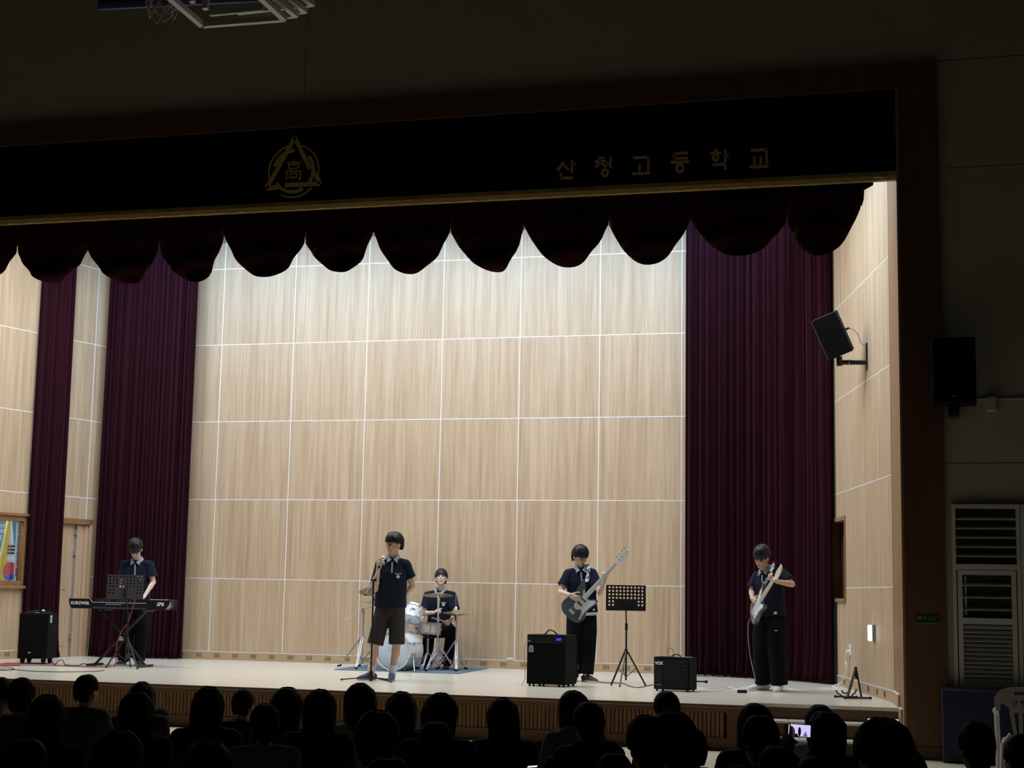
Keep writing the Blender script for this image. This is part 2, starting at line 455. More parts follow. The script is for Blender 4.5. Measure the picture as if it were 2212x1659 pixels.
XS = [-1.93, -1.2] + [1.2*i for i in range(8)] + [9.10]
WB, FB, sgB = panel_wall('wall_back', (0, 0), (1, 0), (0, -1), XS, [], 'pale wood panelled back wall of the stage with silver joints', 9.10)
baseboard('baseboard_back', FB, sgB, -1.93, 9.10, 'tan baseboard with vent slots along the back wall', [-1.7+.3*i for i in range(36)], (3.6, 0, H))
dl = V((-.2370, -.9715)); dr = V((.2370, -.9715))
nl_ = V((.9715, -.2370)); nr_ = V((-.9715, -.2370))
OPW = (1.53, 2.95, 1.50, 2.535); OPD = (.20, 1.12, H, 2.545)
WL, FL, sgL = panel_wall('wall_left', (-1.93, 0), dl, nl_, [0, .345, 1.545, 2.745, 3.945, 4.80], [OPW, OPD], 'pale wood panelled left wall of the stage', 4.80)
OPR = (1.0, 2.10, 1.50, 2.57)
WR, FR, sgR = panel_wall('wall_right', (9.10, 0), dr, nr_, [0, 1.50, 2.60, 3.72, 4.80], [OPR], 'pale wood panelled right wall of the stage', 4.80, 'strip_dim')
baseboard('baseboard_left', FL, sgL, 1.14, 4.80, 'tan baseboard with vent slots along the left stage wall', [1.45, 1.75, 2.05, 2.35], (-2.4, -2, H))
baseboard('baseboard_right', FR, sgR, .05, 4.80, 'tan baseboard with vent slots along the right stage wall', [1.4, 1.9, 2.4, 2.9, 3.4, 3.9, 4.3], (9.8, -3, H))

# ---- right wall: wooden window niche, step trim on the jamb
W2 = empty_struct('window_2', FR @ V((1.55, 0, 1.5)), 'dark wooden shuttered window niche in the right stage wall')
a, b, c, e = OPR
for nm, p, q in (('casing', (a, -.12, e-.05), (b, sgR*.02, e)), ('casing', (a, -.12, c), (b, sgR*.03, c+.045)),
                 ('casing', (a, -.12, c+.045), (a+.05, sgR*.02, e-.05)), ('casing', (b-.03, -.12, c+.045), (b, sgR*.02, e-.05))):
    MB(FR).bb((p[0], -sgR*.12, p[2]), q).build(nm, M['jamb'], W2)
MB(FR).bb((a+.05, -sgR*.13, c+.045), (b-.03, -sgR*.10, e-.05)).build('shutter', M['frame'], W2)
MB(FR).bb(((a+b)/2-.02, -sgR*.10, c+.045), ((a+b)/2+.02, -sgR*.08, e-.05)).build('mullion', M['frame'], W2)
MB(FR).bb((b-.36, -sgR*.10, c+.05), (b-.07, -sgR*.09, e-.08)).build('shutter_panel', M['brown'], W2)

# ---- proscenium: jamb column, header, pelmet
T1 = empty_struct('trim_1', (10.5, -5.5, 0), 'dark brown wooden proscenium column right of the stage')
flat([(10.262, -4.66), (10.384, -5.9), (10.78, -5.9), (10.78, -5.62), (10.78, -4.66)], 0, 6.783).build('column', M['brown'], T1)
flat([(10.235, -4.65), (10.36, -5.902), (10.384, -5.902), (10.262, -4.65)], 0, 6.783).build('lining', M['jamb'], T1)
MB().bb((10.40, -5.915, 0), (10.78, -5.90, .12)).build('plinth', M['brown'], T1)
m = MB()
for k in range(4): m.bb((10.55+k*.035, -5.918, .03), (10.56+k*.035, -5.914, .09))
m.build('vent_slots', M_SLOT, T1)
T3 = empty_struct('trim_3', (10.3, -5.5, H), 'tan stepped skirting on the jamb beside the steps')
for (y0, y1, z0, z1) in ((-4.66, -5.42, H, H+.125), (-5.42, -5.72, H-.15, H+.0), (-5.72, -6.0, H-.30, H-.15)):
    y1 = max(y1, -5.9)
    flat([(XR(y0)-.022, y0), (XR(y1)-.022, y1), (XR(y1)+.002, y1), (XR(y0)+.002, y0)], max(z0-.14 if z0 < H else z0, 0), z1).build('skirting_step', M['base'], T3)
    flat([(XR(y0)-.024, y0), (XR(y1)-.024, y1-.002), (XR(y1)+.002, y1-.002), (XR(y0)+.002, y0)], z1, z1+.008).build('cap_strip', M['strip'], T3)
T2 = struct(MB().bb((-5, -5.9, 6.785), (10.779, -5.62, 7.06)).build('trim_2', M['brown'], org=(3, -5.9, 6.78)), 'dark brown wooden header above the pelmet')

# hall wall around the proscenium
WF = empty_struct('wall_front', (3.6, -5.85, 0), 'dim plaster hall wall around the stage opening')
zz = [0, 2.90, 5.92, 7.06]
for i in range(3): MB().bb((10.781, -5.86, zz[i]+.004), (15, -5.6, zz[i+1]-.004)).build('plaster_panel', M['plaster'], WF)
MB().bb((-7, -5.86, 7.065), (3.75, -5.6, 9.4)).build('plaster_panel', M['plaster'], WF)
MB().bb((3.757, -5.86, 7.065), (15, -5.6, 9.4)).build('plaster_panel', M['plaster'], WF)
MB().bb((-7, -5.86, .004), (-3.612, -5.6, 7.056)).build('plaster_panel', M['plaster'], WF)
T4 = empty_struct('trim_4', (-3.4, -5.5, 0), 'dark brown wooden proscenium column left of the stage')
flat([(-3.092, -4.66), (-3.214, -5.9), (-3.61, -5.9), (-3.61, -4.66)], 0, 6.783).build('column', M['brown'], T4)
flat([(-3.065, -4.65), (-3.19, -5.902), (-3.214, -5.902), (-3.092, -4.65)], 0, 6.783).build('lining', M['jamb'], T4)
# stage ceiling
struct(flat([(-4, .16), (10.6, .16), (10.6, -5.62), (-4, -5.62)], 7.15, 7.25).build('ceiling', M['ceil'], org=(3.6, -3, 7.15)), 'plain ceiling over the stage')

# ---- left wall: window with the flag behind it, and a door
W1 = empty_struct('window_1', FL @ V((2.2, 0, 1.5)), 'brown framed window in the left stage wall')
a, b, c, e = OPW
cw = .085
for p, q in (((a, e-cw), (b, e)), ((a, c), (b, c+cw)), ((a, c+cw), (a+cw, e-cw)), ((b-cw, c+cw), (b, e-cw))):
    MB(FL).bb((p[0], -sgL*.09, p[1]), (q[0], sgL*.018, q[1])).build('casing', M['frame'], W1, bevel=.004)
MB(FL).bb((a-.03, -sgL*.10, c-.03), (b+.03, sgL*.07, c+.01)).build('sill', M['jamb'], W1, bevel=.004)
MB(FL).bb((a-.03, -sgL*.02, e-.01), (b+.03, sgL*.05, e+.03)).build('head_mould', M['frame'], W1, bevel=.004)
gm = bpy.data.materials.new('window_glass'); gm.use_nodes = True
nt = gm.node_tree; nt.nodes.remove(nt.nodes['Principled BSDF'])
tr = nt.nodes.new('ShaderNodeBsdfTransparent'); gs = nt.nodes.new('ShaderNodeBsdfGlossy'); gs.inputs['Roughness'].default_value = .02
mx = nt.nodes.new('ShaderNodeMixShader'); fr = nt.nodes.new('ShaderNodeFresnel'); fr.inputs[0].default_value = 1.4
tr.inputs[0].default_value = (.90, .95, .97, 1)
nt.links.new(fr.outputs[0], mx.inputs[0]); nt.links.new(tr.outputs[0], mx.inputs[1]); nt.links.new(gs.outputs[0], mx.inputs[2])
nt.links.new(mx.outputs[0], nt.nodes['Material Output'].inputs[0])
MB(FL).bb((a+cw, -sgL*.07, c+cw), (b-cw, -sgL*.064, e-cw)).build('pane', gm, W1)
for s in (a+cw-.012, a+cw+.040, b-cw-.06):
    MB(FL).bb((s-.008, -sgL*.085, c+cw), (s+.008, -sgL*.072, e-cw)).build('sash_post', M['white'], W1)
for z in (1.78, 2.02, 2.26):
    MB(FL).bb((a+cw-.012, -sgL*.084, z-.007), (a+cw+.040, -sgL*.073, z+.007)).build('sash_rail', M['strip'], W1)
struct(MB().bb((-6, .75, 0), (.5, .85, 4)).build('wall_side_room', mat('blue_grey_wall', (.17, .27, .33), .9)), 'blue grey wall of the side room behind the window')
struct(MB().bb((-6, -4.2, 0), (-2.75, .75, .02)).build('floor_side_room', M['ceil']), 'grey floor of the side room')
nt_ = thing('wall_notice', 'pale blue notice on the wall seen through the left window', 'notice', at(2, 1140, .74))
for q0, q1 in (((-4, 1131), (12, 1140)), ((-4, 1142), (11, 1152)), ((-4, 1155), (4, 1168))):
    p0 = at(*q0, .74); p1 = at(*q1, .74)
    MB().bb((p0.x, .735, p0.z), (p1.x, .748, p1.z)).build('sheet', mat('pale_blue_paper', (.38, .60, .66), .8), nt_)

D1 = empty_struct('door_1', FL @ V((.66, 0, H)), 'tan panelled wooden door with steel hinges in the left stage wall')
a, b, c, e = OPD
for p, q in (((a, e-.085), (b, e)), ((a, c), (a+.055, e-.085)), ((b-.05, c), (b, e-.085))):
    MB(FL).bb((p[0], -sgL*.16, p[1]), (q[0], sgL*.02, q[1])).build('casing', M['frame'] if q[0]-p[0] > .2 else M['door'], D1, bevel=.004)
for k, s in enumerate((a+.057, a+.135, a+.215)):
    MB(FL).bb((s, -sgL*.12, H), (s+.072, -sgL*(.02+.012*(k % 2)), e-.09)).build('jamb_moulding', M['door'], D1, bevel=.006)
lf = a+.335
leaf = MB(FL).bb((lf, -sgL*.10, H+.005), (b-.05, -sgL*.045, e-.09)).build('leaf', M['door'], D1)
for z0, z1 in ((.62, 1.32), (1.46, 2.28)):
    MB(FL).bb((lf+.10, -sgL*.05, z0), (b-.16, -sgL*.036, z1)).build('leaf_panel', M['door'], leaf, bevel=.008)
MB(FL).bb((a+.292, -sgL*.10, H+.003), (a+.330, -sgL*.06, e-.09)).build('gap_light_strip', M['steel'], D1)  # steel strip stands in for the light seen through the door gap
for z in (.72, 1.30, 1.98, 2.30):
    MB(FL).bb((a+.285, -sgL*.06, z), (a+.345, -sgL*.03, z+.085)).build('hinge', M['steel'], D1, bevel=.004)

# ---- the flag behind the window
fb = at(21, 1120, -1.0); fl_base = V((fb.x, -1.0, 0.02))
FLG = thing('national_flag', 'white flag with red and blue disc and yellow fringe hanging behind the left window', 'flag', fl_base)
MB().cyl(fl_base, V((fb.x, -1.0, fb.z+.10)), .014).build('pole', M['brass'], FLG, smooth=True)
MB().ell((fb.x, -1.0, fb.z+.12), (.03, .03, .04)).build('finial', M['gold'], FLG, smooth=True)
MB().lathe([(.16, 0), (.17, .03), (.05, .06)], fl_base, (0, 0, 1)).build('foot', M['blackmetal'], FLG, smooth=True)
ux = V((math.cos(R(-30)), math.sin(R(-30)) * -1, 0)); ux = V((.84, .545, 0)); un = V((.545, -.84, 0))
def flag_sheet(f0, f1, z0, z1, off, mt, nm, wob=.012, n=10):
    m = MB(); vs = []; fs = []
    for j in range(n+1):
        t = j/n
        for i in range(7):
            s = i/6
            x0 = f0[0]*(1-t)+f1[0]*t; x1 = f0[1]*(1-t)+f1[1]*t
            p = V((fb.x, -1.0, 0)) + ux*(x0+(x1-x0)*s) + un*(off+wob*math.sin(s*9+t*2))
            vs.append(p + V((0, 0, z1+(z0-z1)*t)))
    for j in range(n):
        for i in range(6): fs.append((j*7+i, j*7+i+1, (j+1)*7+i+1, (j+1)*7+i))
    return m.add(vs, fs).build(nm, mt, FLG, smooth=True, solid=.004)
flag_sheet((-.02, .02), (-.20, .20), fb.z-1.15, fb.z+.04, .03, M['white'], 'cloth')
flag_sheet((-.03, .02), (-.17, -.03), fb.z-1.15, fb.z+.03, .05, mat('yellow_fringe', (.75, .50, .05), .8, noise=(70, .2, (1, 1, .2))), 'fringe')
mk = mat('flag_black', (.02, .02, .025), .8); rd = mat('flag_red', (.62, .04, .07), .8); bl = mat('flag_blue', (.03, .05, .42), .8)
zt = fb.z
for k in range(3):
    z = at(24, 1180+k*7.5, -1.0).z
    MB().bar(V((fb.x, -1, z)) + un*.062 - ux*.005, V((fb.x, -1, z)) + un*.062 + ux*.10, .006, .026).build('trigram_bar', mk, FLG)
zc = at(24, 1234, -1.0).z
m = MB(frame(V((fb.x, -1, zc)) + un*.066 + ux*.05, ux, un))
m.prism([(.10*math.cos(R(t)), .14*math.sin(R(t))) for t in range(-20, 206, 15)], -.003, .003).build('disc_upper', rd, FLG)
m = MB(frame(V((fb.x, -1, zc)) + un*.066 + ux*.05, ux, un))
m.prism([(.10*math.cos(R(t)), .14*math.sin(R(t))) for t in range(205, 341, 15)] + [(.10*math.cos(R(-20)), .14*math.sin(R(-20)))], -.003, .003).build('disc_lower', bl, FLG)

# ---- curtains (deep vertical folds)
def curtain(name, label, path, z0, z1, folds, amp, mt, cat='curtain', seed=1, flare=1.0, group=None):
    rng = random.Random(seed)
    pts = curve_pts([V((x, y, 0)) for x, y in path], 12)
    L = [0]
    for i in range(1, len(pts)): L.append(L[-1]+(pts[i]-pts[i-1]).length)
    n = folds*8; rows = [0, .02, .05, .1, .16, .24, .34, .46, .6, .75, .9, 1]
    ph = [0]; 
    amps = [amp*rng.uniform(.55, 1.3) for _ in range(folds+2)]
    vs = []; fs = []
    cols = []
    for i in range(n+1):
        s = L[-1]*i/n
        k = max(j for j in range(len(L)) if L[j] <= s+1e-9); k = min(k, len(pts)-2)
        t = (s-L[k])/max(L[k+1]-L[k], 1e-6)
        p = pts[k].lerp(pts[k+1], t); d = (pts[k+1]-pts[k]).normalized()
        cols.append((p, V((-d.y, d.x, 0)), d, i))
    for r_ in rows:
        z = z0+(z1-z0)*r_
        fl = 1+flare*(math.exp(-r_*22)*1.3)
        for p, nn, d, i in cols:
            f = i/8; a_ = amps[int(f)]
            o = a_*fl*math.sin(f*2*math.pi+.9*math.sin(f*1.7+seed)) + .3*a_*math.sin(f*2*math.pi*2.3+seed+r_*2)
            q = p + nn*o + d*(.25*a_*math.cos(f*4.1))
            vs.append(V((q.x, q.y, z + (.006+.02*abs(math.sin(f*5.1)) if r_ == 0 else 0))))
    for j in range(len(rows)-1):
        for i in range(n): fs.append((j*(n+1)+i, j*(n+1)+i+1, (j+1)*(n+1)+i+1, (j+1)*(n+1)+i))
    m = MB().add(vs, fs)
    o = m.build(name, mt, smooth=True, sharp=180, solid=.006)
    tag(o, label, cat, group); return o
curtain('stage_curtain', 'wide dark maroon velvet curtain at the right side of the stage', [(7.30, -.30), (8.1, -.42), (8.85, -.85), (9.37, -1.42)], H, 6.95, 28, .055, M['velvet'], seed=3)
curtain('stage_curtain', 'dark maroon velvet curtain behind the keyboard player', [(-1.86, -.22), (-1.1, -.30), (-.31, -.25)], H, 6.95, 22, .05, M['velvet'], seed=5)
curtain('stage_curtain', 'narrow gathered dark maroon curtain between the window and the door', [(-2.26, -1.56), (-2.10, -1.40), (-2.02, -1.02)], H, 6.95, 7, .05, M['velvet'], seed=9)

# ---- pelmet with emblem, lettering and gold band
PEL = thing('pelmet', 'navy velvet pelmet with gold emblem, Korean lettering and gold band', 'pelmet', (3.6, -5.86, 5.8))
MB().bb((-3.27, -5.87, 5.905), (10.445, -5.80, 6.785)).build('velvet_board', M['navy_velvet'], PEL)
g = MB(); n = 150; vs = []; fs = []
for i in range(n+1):
    x = -3.25+13.66*i/n; w = .004*math.sin(i*1.7)+.003*math.sin(i*.6)
    vs += [V((x, -5.885, 5.912)), V((x, -5.895+w, 5.865)), V((x, -5.885+w, 5.818+.004*math.sin(i*2.3))), V((x, -5.83, 5.816)), V((x, -5.83, 5.912))]
for i in range(n):
    for k in range(5): fs.append((i*5+k, i*5+(k+1) % 5, (i+1)*5+(k+1) % 5, (i+1)*5+k))
fs += [tuple(range(5)), tuple(n*5+k for k in (4, 3, 2, 1, 0))]
g.add(vs, fs).build('gold_band', M['gold'], PEL)
PY = -5.874
def PF(x, z): return frame((x, PY, z), (1, 0, 0), (0, -1, 0))       # local x right, y up, z toward the hall
EM = M['gold_dull']
em = PF(3.665, 6.275)
def ring_arc(mm, r0, r1, a0, a1, z=.006, n=40):
    pts = [(r1*math.cos(R(a0+(a1-a0)*i/n)), r1*math.sin(R(a0+(a1-a0)*i/n))) for i in range(n+1)]
    pts += [(r0*math.cos(R(a1-(a1-a0)*i/n)), r0*math.sin(R(a1-(a1-a0)*i/n))) for i in range(n+1)]
    for i in range(n):
        q = [pts[i], pts[i+1], pts[2*n+1-i-1], pts[2*n+1-i]]
        mm.prism(q, 0, z)
for a0, a1 in ((98, 205), (242, 318), (-22, 76)):
    m = MB(em); ring_arc(m, .298, .316, a0, a1); m.build('emblem_outer_arc', EM, PEL)
for a0, a1 in ((90, 165), (212, 300), (-40, 42)):
    m = MB(em); ring_arc(m, .222, .262, a0, a1, .008); m.build('emblem_inner_arc', EM, PEL)
A_, B_, C_ = V((.0, .395)), V((-.325, -.185)), V((.335, -.165))
m = MB(em)
def stroke(mm, p, q, w, z=.009):
    p = V(p); q = V(q); d = (q-p).normalized(); nn = V((-d.y, d.x))*w/2
    mm.prism([tuple(p-nn), tuple(q-nn), tuple(q+nn), tuple(p+nn)], 0, z)
for p, q in ((A_, B_), (B_, V((-.17, -.18))), (V((-.10, -.16)), C_), (C_, V((.26, -.04))), (V((.20, .02)), A_)): stroke(m, p, q, .05)
m.build('emblem_triangle', EM, PEL)
m = MB(em)
gq = [((0, .13), (0, .10)), ((-.09, .098), (.09, .098)), ((-.06, .075), (.06, .075)), ((-.06, .03), (.06, .03)), ((-.06, .08), (-.06, .03)), ((.06, .08), (.06, .03)),
      ((-.085, .0), (.085, .0)), ((-.085, .005), (-.085, -.10)), ((.085, .005), (.085, -.10)), ((.085, -.10), (.06, -.10)), ((-.045, -.03), (.045, -.03)), ((-.045, -.075), (.045, -.075)), ((-.045, -.03), (-.045, -.075)), ((.045, -.03), (.045, -.075))]
for p, q in gq: stroke(m, p, q, .016)
m.build('emblem_character', EM, PEL)
m = MB(em)
for k in range(26):
    t = 110+k*12.4
    if 200 < t % 360 < 245 or 315 < t % 360 < 340 or 75 < t % 360 < 105: continue
    c0 = V((.28*math.cos(R(t)), .28*math.sin(R(t))))
    m.box((c0.x, c0.y, .002), (.014, .014, .004))
m.build('emblem_ring_letters', mat('dim_gold', (.10, .075, .03), .8), PEL, kind='stuff')

# Korean lettering, stroke by stroke on a unit square (x right, y up)
def hangul(strokes, cx, cz, sz, w, mt, parent, nm, fr=PF, wd=.92, depth=.012):
    mm = MB(fr(cx, cz) @ Matrix.Diagonal((sz*wd, sz, 1, 1)) @ Matrix.Translation((-.5, -.5, 0)))
    for s in strokes:
        if s[0] == 'o':
            _, x, y, r0 = s
            n = 18
            for i in range(n):
                t0 = 2*math.pi*i/n; t1 = 2*math.pi*(i+1)/n
                mm.prism([(x+r0*math.cos(t0), y+r0*math.sin(t0)), (x+r0*math.cos(t1), y+r0*math.sin(t1)), (x+(r0-w)*math.cos(t1), y+(r0-w)*math.sin(t1)), (x+(r0-w)*math.cos(t0), y+(r0-w)*math.sin(t0))], 0, depth)
        else:
            x0, y0, x1, y1 = s; stroke(mm, (x0, y0), (x1, y1), w, depth)
    return mm.build(nm, mt, parent)
SAN = [(.36, .92, .04, .48), (.34, .84, .66, .50), (.86, 1.0, .86, .36), (.86, .76, 1.04, .76), (.25, .36, .25, .06), (.17, .08, .92, .08)]
CHEONG = [(.18, .97, .54, .97), (.04, .80, .64, .80), (.36, .80, .05, .48), (.36, .72, .66, .50), (.66, .66, .86, .66), (.88, 1.0, .88, .42), ('o', .58, .20, .23)]
GO = [(.06, .90, .92, .90), (.90, .94, .90, .12), (.42, .55, .42, .10), (.0, .08, 1.0, .08)]
DEUNG = [(.10, .96, .94, .96), (.17, .98, .17, .66), (.10, .70, .94, .70), (.0, .52, 1.0, .52), ('o', .5, .20, .25)]
HAK = [(.24, 1.0, .44, 1.0), (.04, .86, .62, .86), ('o', .33, .63, .20), (.84, 1.02, .84, .36), (.84, .74, 1.04, .74), (.16, .28, .90, .28), (.86, .30, .86, .0)]
GYO = [(.06, .92, .94, .92), (.90, .96, .90, .10), (.25, .58, .25, .12), (.58, .58, .58, .12), (.0, .08, 1.0, .08)]
for nm_, st_, px_, py_ in (('san', SAN, 1222, 367.5), ('cheong', CHEONG, 1304, 361), ('go', GO, 1385, 357), ('deung', DEUNG, 1469, 351), ('hak', HAK, 1553, 346), ('gyo', GYO, 1640, 342)):
    q = at(px_, py_, PY)
    hangul(st_, q.x, q.z, .215, .13, EM, PEL, 'letter')
qb = at(1899, 378, -5.90)
MB().bb((qb.x-.055, -5.92, qb.z-.03), (qb.x+.045, -5.885, qb.z+.03)).build('grey_clip', M['steel'], PEL, bevel=.004)

# ---- scalloped swags under the gold band
SWY = -5.72
peaks = [(-3.0, 5.55), (-1.92, 5.50), (-.95, 5.52)] + [(lambda q: (q.x, q.z))(at(x, y, SWY)) for x, y in ((32, 545), (185, 536), (338, 540), (480, 503), (655, 523), (803, 495), (970, 500), (1130, 485), (1313, 483), (1490, 470), (1698, 477), (1858, 446))]
lows = [(-2.5, 5.09), (-1.4, 5.1), (-.5, 5.1)] + [(lambda q: (q.x, q.z))(at(x, y, SWY)) for x, y in ((110, 610), (285, 612), (425, 608), (580, 600), (742, 589), (890, 594), (1075, 586), (1230, 577), (1400, 570), (1600, 554), (1768, 553))]
ords = ['outermost swag hidden beyond the left frame edge', 'first swag at the far left edge', 'swag left of the narrow curtain top', 'swag above the narrow gathered curtain', 'swag above the door side of the wall', 'swag above the right half of the left curtain', 'swag just right of the left curtain', 'swag below the emblem', 'swag right of the emblem', 'swag in the middle of the row', 'swag left of the Korean lettering', 'swag below the first Korean letters', 'swag below the middle Korean letters', 'swag above the right curtain']
rg = random.Random(4)
for k in range(len(lows)):
    (x0, zp0), (x1, zp1) = peaks[k], peaks[k+1]; xl, zl = lows[k]
    ov = .05; NU, NV = 28, 16; vs = []; fs = []
    ul = (xl-x0)/(x1-x0); yo = SWY + .035*(k % 2)
    for j in range(NV+1):
        t = j/NV
        for i in range(NU+1):
            u = i/NU
            uu = .5*u/ul if u < ul else .5+.5*(u-ul)/(1-ul)
            sh = 1-abs(2*uu-1)**2.15
            zb = (zp0*(1-u)+zp1*u); zb = zb + (zl-zb)*sh
            x = x0-ov*(1-t)*(1-u)+ov*(1-t)*u + (x1-x0)*u
            z = 6.05+(zb-6.05)*t
            y = yo - .05*math.sin(math.pi*u)*(.3+t) - .038*math.sin(t*19*(.4+.6*sh)+u*2+k)*sh*(.4+t) + .035*t*t
            vs.append(V((x, y, z)))
    for j in range(NV):
        for i in range(NU): fs.append((j*(NU+1)+i, (j+1)*(NU+1)+i, (j+1)*(NU+1)+i+1, j*(NU+1)+i+1))
    o = MB().add(vs, fs).build('curtain_swag', M['velvet_dark'], smooth=True, sharp=180, solid=.008)
    tag(o, 'dark maroon velvet ' + ords[k], 'swag', 'scalloped swags under the gold band')
# cascade tail at the right end
q = [at(x, y, SWY-.06) for x, y in ((1800, 385), (1890, 380), (1888, 388), (1886, 401), (1867, 411), (1866, 432), (1862, 445), (1849, 449), (1846, 478), (1828, 500), (1810, 500))]
m = MB(frame((0, SWY-.08, 0), (1, 0, 0), (0, -1, 0))); m.prism([(p.x, p.z) for p in q], -.01, .02)
tag(m.build('curtain_tail', M['velvet_dark']), 'stepped dark maroon cascade at the right end of the swags', 'swag')
# ================================================================== equipment on the stage
def nvec(a):                       # horizontal unit vector; a degrees from -Y (towards the hall), positive to +X
    return V((math.sin(R(a)), -math.cos(R(a)), 0))
def boxframe(corner, a):           # local x = right as seen from the hall, y = towards the back, z = up, origin front left bottom
    n = nvec(a); return frame(corner, V((-n.y, n.x, 0)), (0, 0, 1))
ZU = V((0, 0, 1))

# ---- loudspeaker on casters at the far left
c0 = atz(36, 1434); F = boxframe((c0.x, c0.y, H), 12.4)
SUB = thing('loudspeaker', 'tall black wheeled loudspeaker on the stage floor left of the keyboard', 'loudspeaker', F @ V((.21, .18, 0)))
MB(F).bb((0, .0, .075), (.41, .37, .69)).build('cabinet', M['tolex'], SUB, bevel=.012)
MB(F).bb((.015, -.012, .10), (.395, .004, .675)).build('grille', M['grille'], SUB, bevel=.005)
MB(F @ Matrix.Translation((.17, -.016, .155))).ell((0, 0, 0), (.022, .004, .011)).build('badge', mat('badge_silver', (.35, .36, .30), .4, .4), SUB, smooth=True)
MB(F).bb((.404, .06, .56), (.4125, .13, .66)).build('side_label', M['white'], SUB)
MB(F).bb((.406, .075, .585), (.414, .115, .64)).build('label_print', mat('label_blue', (.25, .40, .62), .6), SUB)
MB(F).bb((.405, .16, .42), (.416, .23, .47)).build('side_handle', M['black'], SUB, bevel=.003)
for x in (.06, .35):
    for y in (.05, .31):
        k = MB(F).cyl((x-.018, y, .035), (x+.018, y, .035), .035, n=16).build('caster', M['black'], SUB, smooth=True)
        MB(F).bb((x-.028, y-.02, .035), (x+.028, y+.02, .078)).build('caster_fork', M['blackmetal'], k)
ml = thing('microphone_set', 'black wireless microphones lying with cables on top of the wheeled loudspeaker', 'microphone', F @ V((.25, .15, .692)))
MB(F).tube([(.10, .10, .70), (.20, .14, .715), (.28, .11, .71)], .013, 8).build('handle', M['black'], ml, smooth=True)
MB(F).ell((.29, .108, .716), (.024, .024, .024)).build('head', M['steel'], ml, smooth=True)
MB(F).tube(curve_pts([(.08, .08, .70), (.15, .2, .705), (.25, .22, .72), (.33, .2, .71), (.39, .16, .70)]), .006).build('lead', M['cable'], ml, smooth=True)
MB(F).bb((.06, .16, .692), (.17, .28, .70)).build('paper', M['white'], ml)

# ---- stage keyboard (back panel faces the hall)
kl = at(148, 1306, -2.82); kr = at(370, 1306, -2.72)
KD = (kr-kl); KD.z = 0; KW = KD.length; KD.normalize()
zt = at(260, 1293, -2.8).z; zb = at(260, 1316, -2.8).z; KH = zt-zb
F = frame((kl.x, kl.y, zb), KD, (0, 0, 1))
KB = thing('stage_keyboard', 'black stage keyboard with white logo lettering on its back panel', 'keyboard', F @ V((KW/2, .15, 0)))
poly = [(.0, KH), (.004, KH*.55), (.03, .015), (.05, 0), (KW-.06, 0), (KW-.02, .03), (KW, KH*.45), (KW-.01, KH-.01), (KW-.03, KH)]
MB(F @ frame((0, 0, 0), (1, 0, 0), (0, -1, 0))).prism(poly, -.10, 0).build('case', M['black'], KB, bevel=.004)
MB(F).bb((.05, .10, KH-.03), (KW-.06, .275, KH-.012)).build('keys', M['white'], KB)
MB(F).bb((.02, .10, 0), (KW-.03, .27, KH-.03)).build('key_bed', M['black'], KB)
for x_ in (.02, KW-.06): MB(F).bb((x_, .10, 0), (x_+.03, .27, KH-.004)).build('cheek', M['black'], KB)
bk = MB(F)
for i in range(52):
    if i % 7 in (0, 1, 3, 4, 5): bk.bb((.06+i*.0241+.014, .10, KH-.014), (.06+i*.0241+.024, .20, KH-.003))
bk.build('black_keys', M['black'], KB, kind='stuff')
li = mat('silver_line', (.55, .58, .62), .4)
MB(F).tube([(.012, -.004, KH-.006), (.30, -.004, KH-.006), (.315, -.004, KH-.012), (.345, -.004, KH-.05), (.36, -.004, KH-.057), (KW-.36, -.004, KH-.057)], .0035).build('trim_line', li, KB)
MB(F).tube([(KW-.31, -.004, KH-.006), (KW-.035, -.004, KH-.006)], .0035).build('trim_line', li, KB)
MB(F).bb((.36, -.003, .005), (KW-.36, .0, .024)).build('lower_strip', mat('blue_sheen', (.03, .07, .17), .35), KB)
MB(F).bb((.545, -.004, KH-.083), (.78, -.001, KH-.076)).build('vent_line', li, KB)
for i in range(9):
    MB(F).cyl((.46+.045*i if i < 4 else .72+.045*i-.18, 0, KH-.03), (.46+.045*i if i < 4 else .72+.045*i-.18, -.004, KH-.03), .006, n=8).build('socket', M['steel'], KB)
MB(F @ frame((0, 0, 0), (1, 0, 0), (0, -1, 0))).prism([(KW-.075, .003), (KW-.02, .03), (KW-.002, KH*.45), (KW-.012, KH-.02), (KW-.03, KH*.5)], -.02, .003).build('end_cap', mat('grey_cap', (.40, .40, .42), .5), KB)
TF = F @ frame((0, -.003, 0), (1, 0, 0), (0, -1, 0))
text('lettering', 'KURZWEIL', TF @ Matrix.Translation((.172, KH*.5, 0)), .056, M['whiteplastic'], KB, .002, bold=.0015, spacing=1.0)
text('lettering', 'SP6', TF @ Matrix.Translation((KW-.16, KH*.52, 0)), .070, M['whiteplastic'], KB, .002, shear=.3, bold=.002)
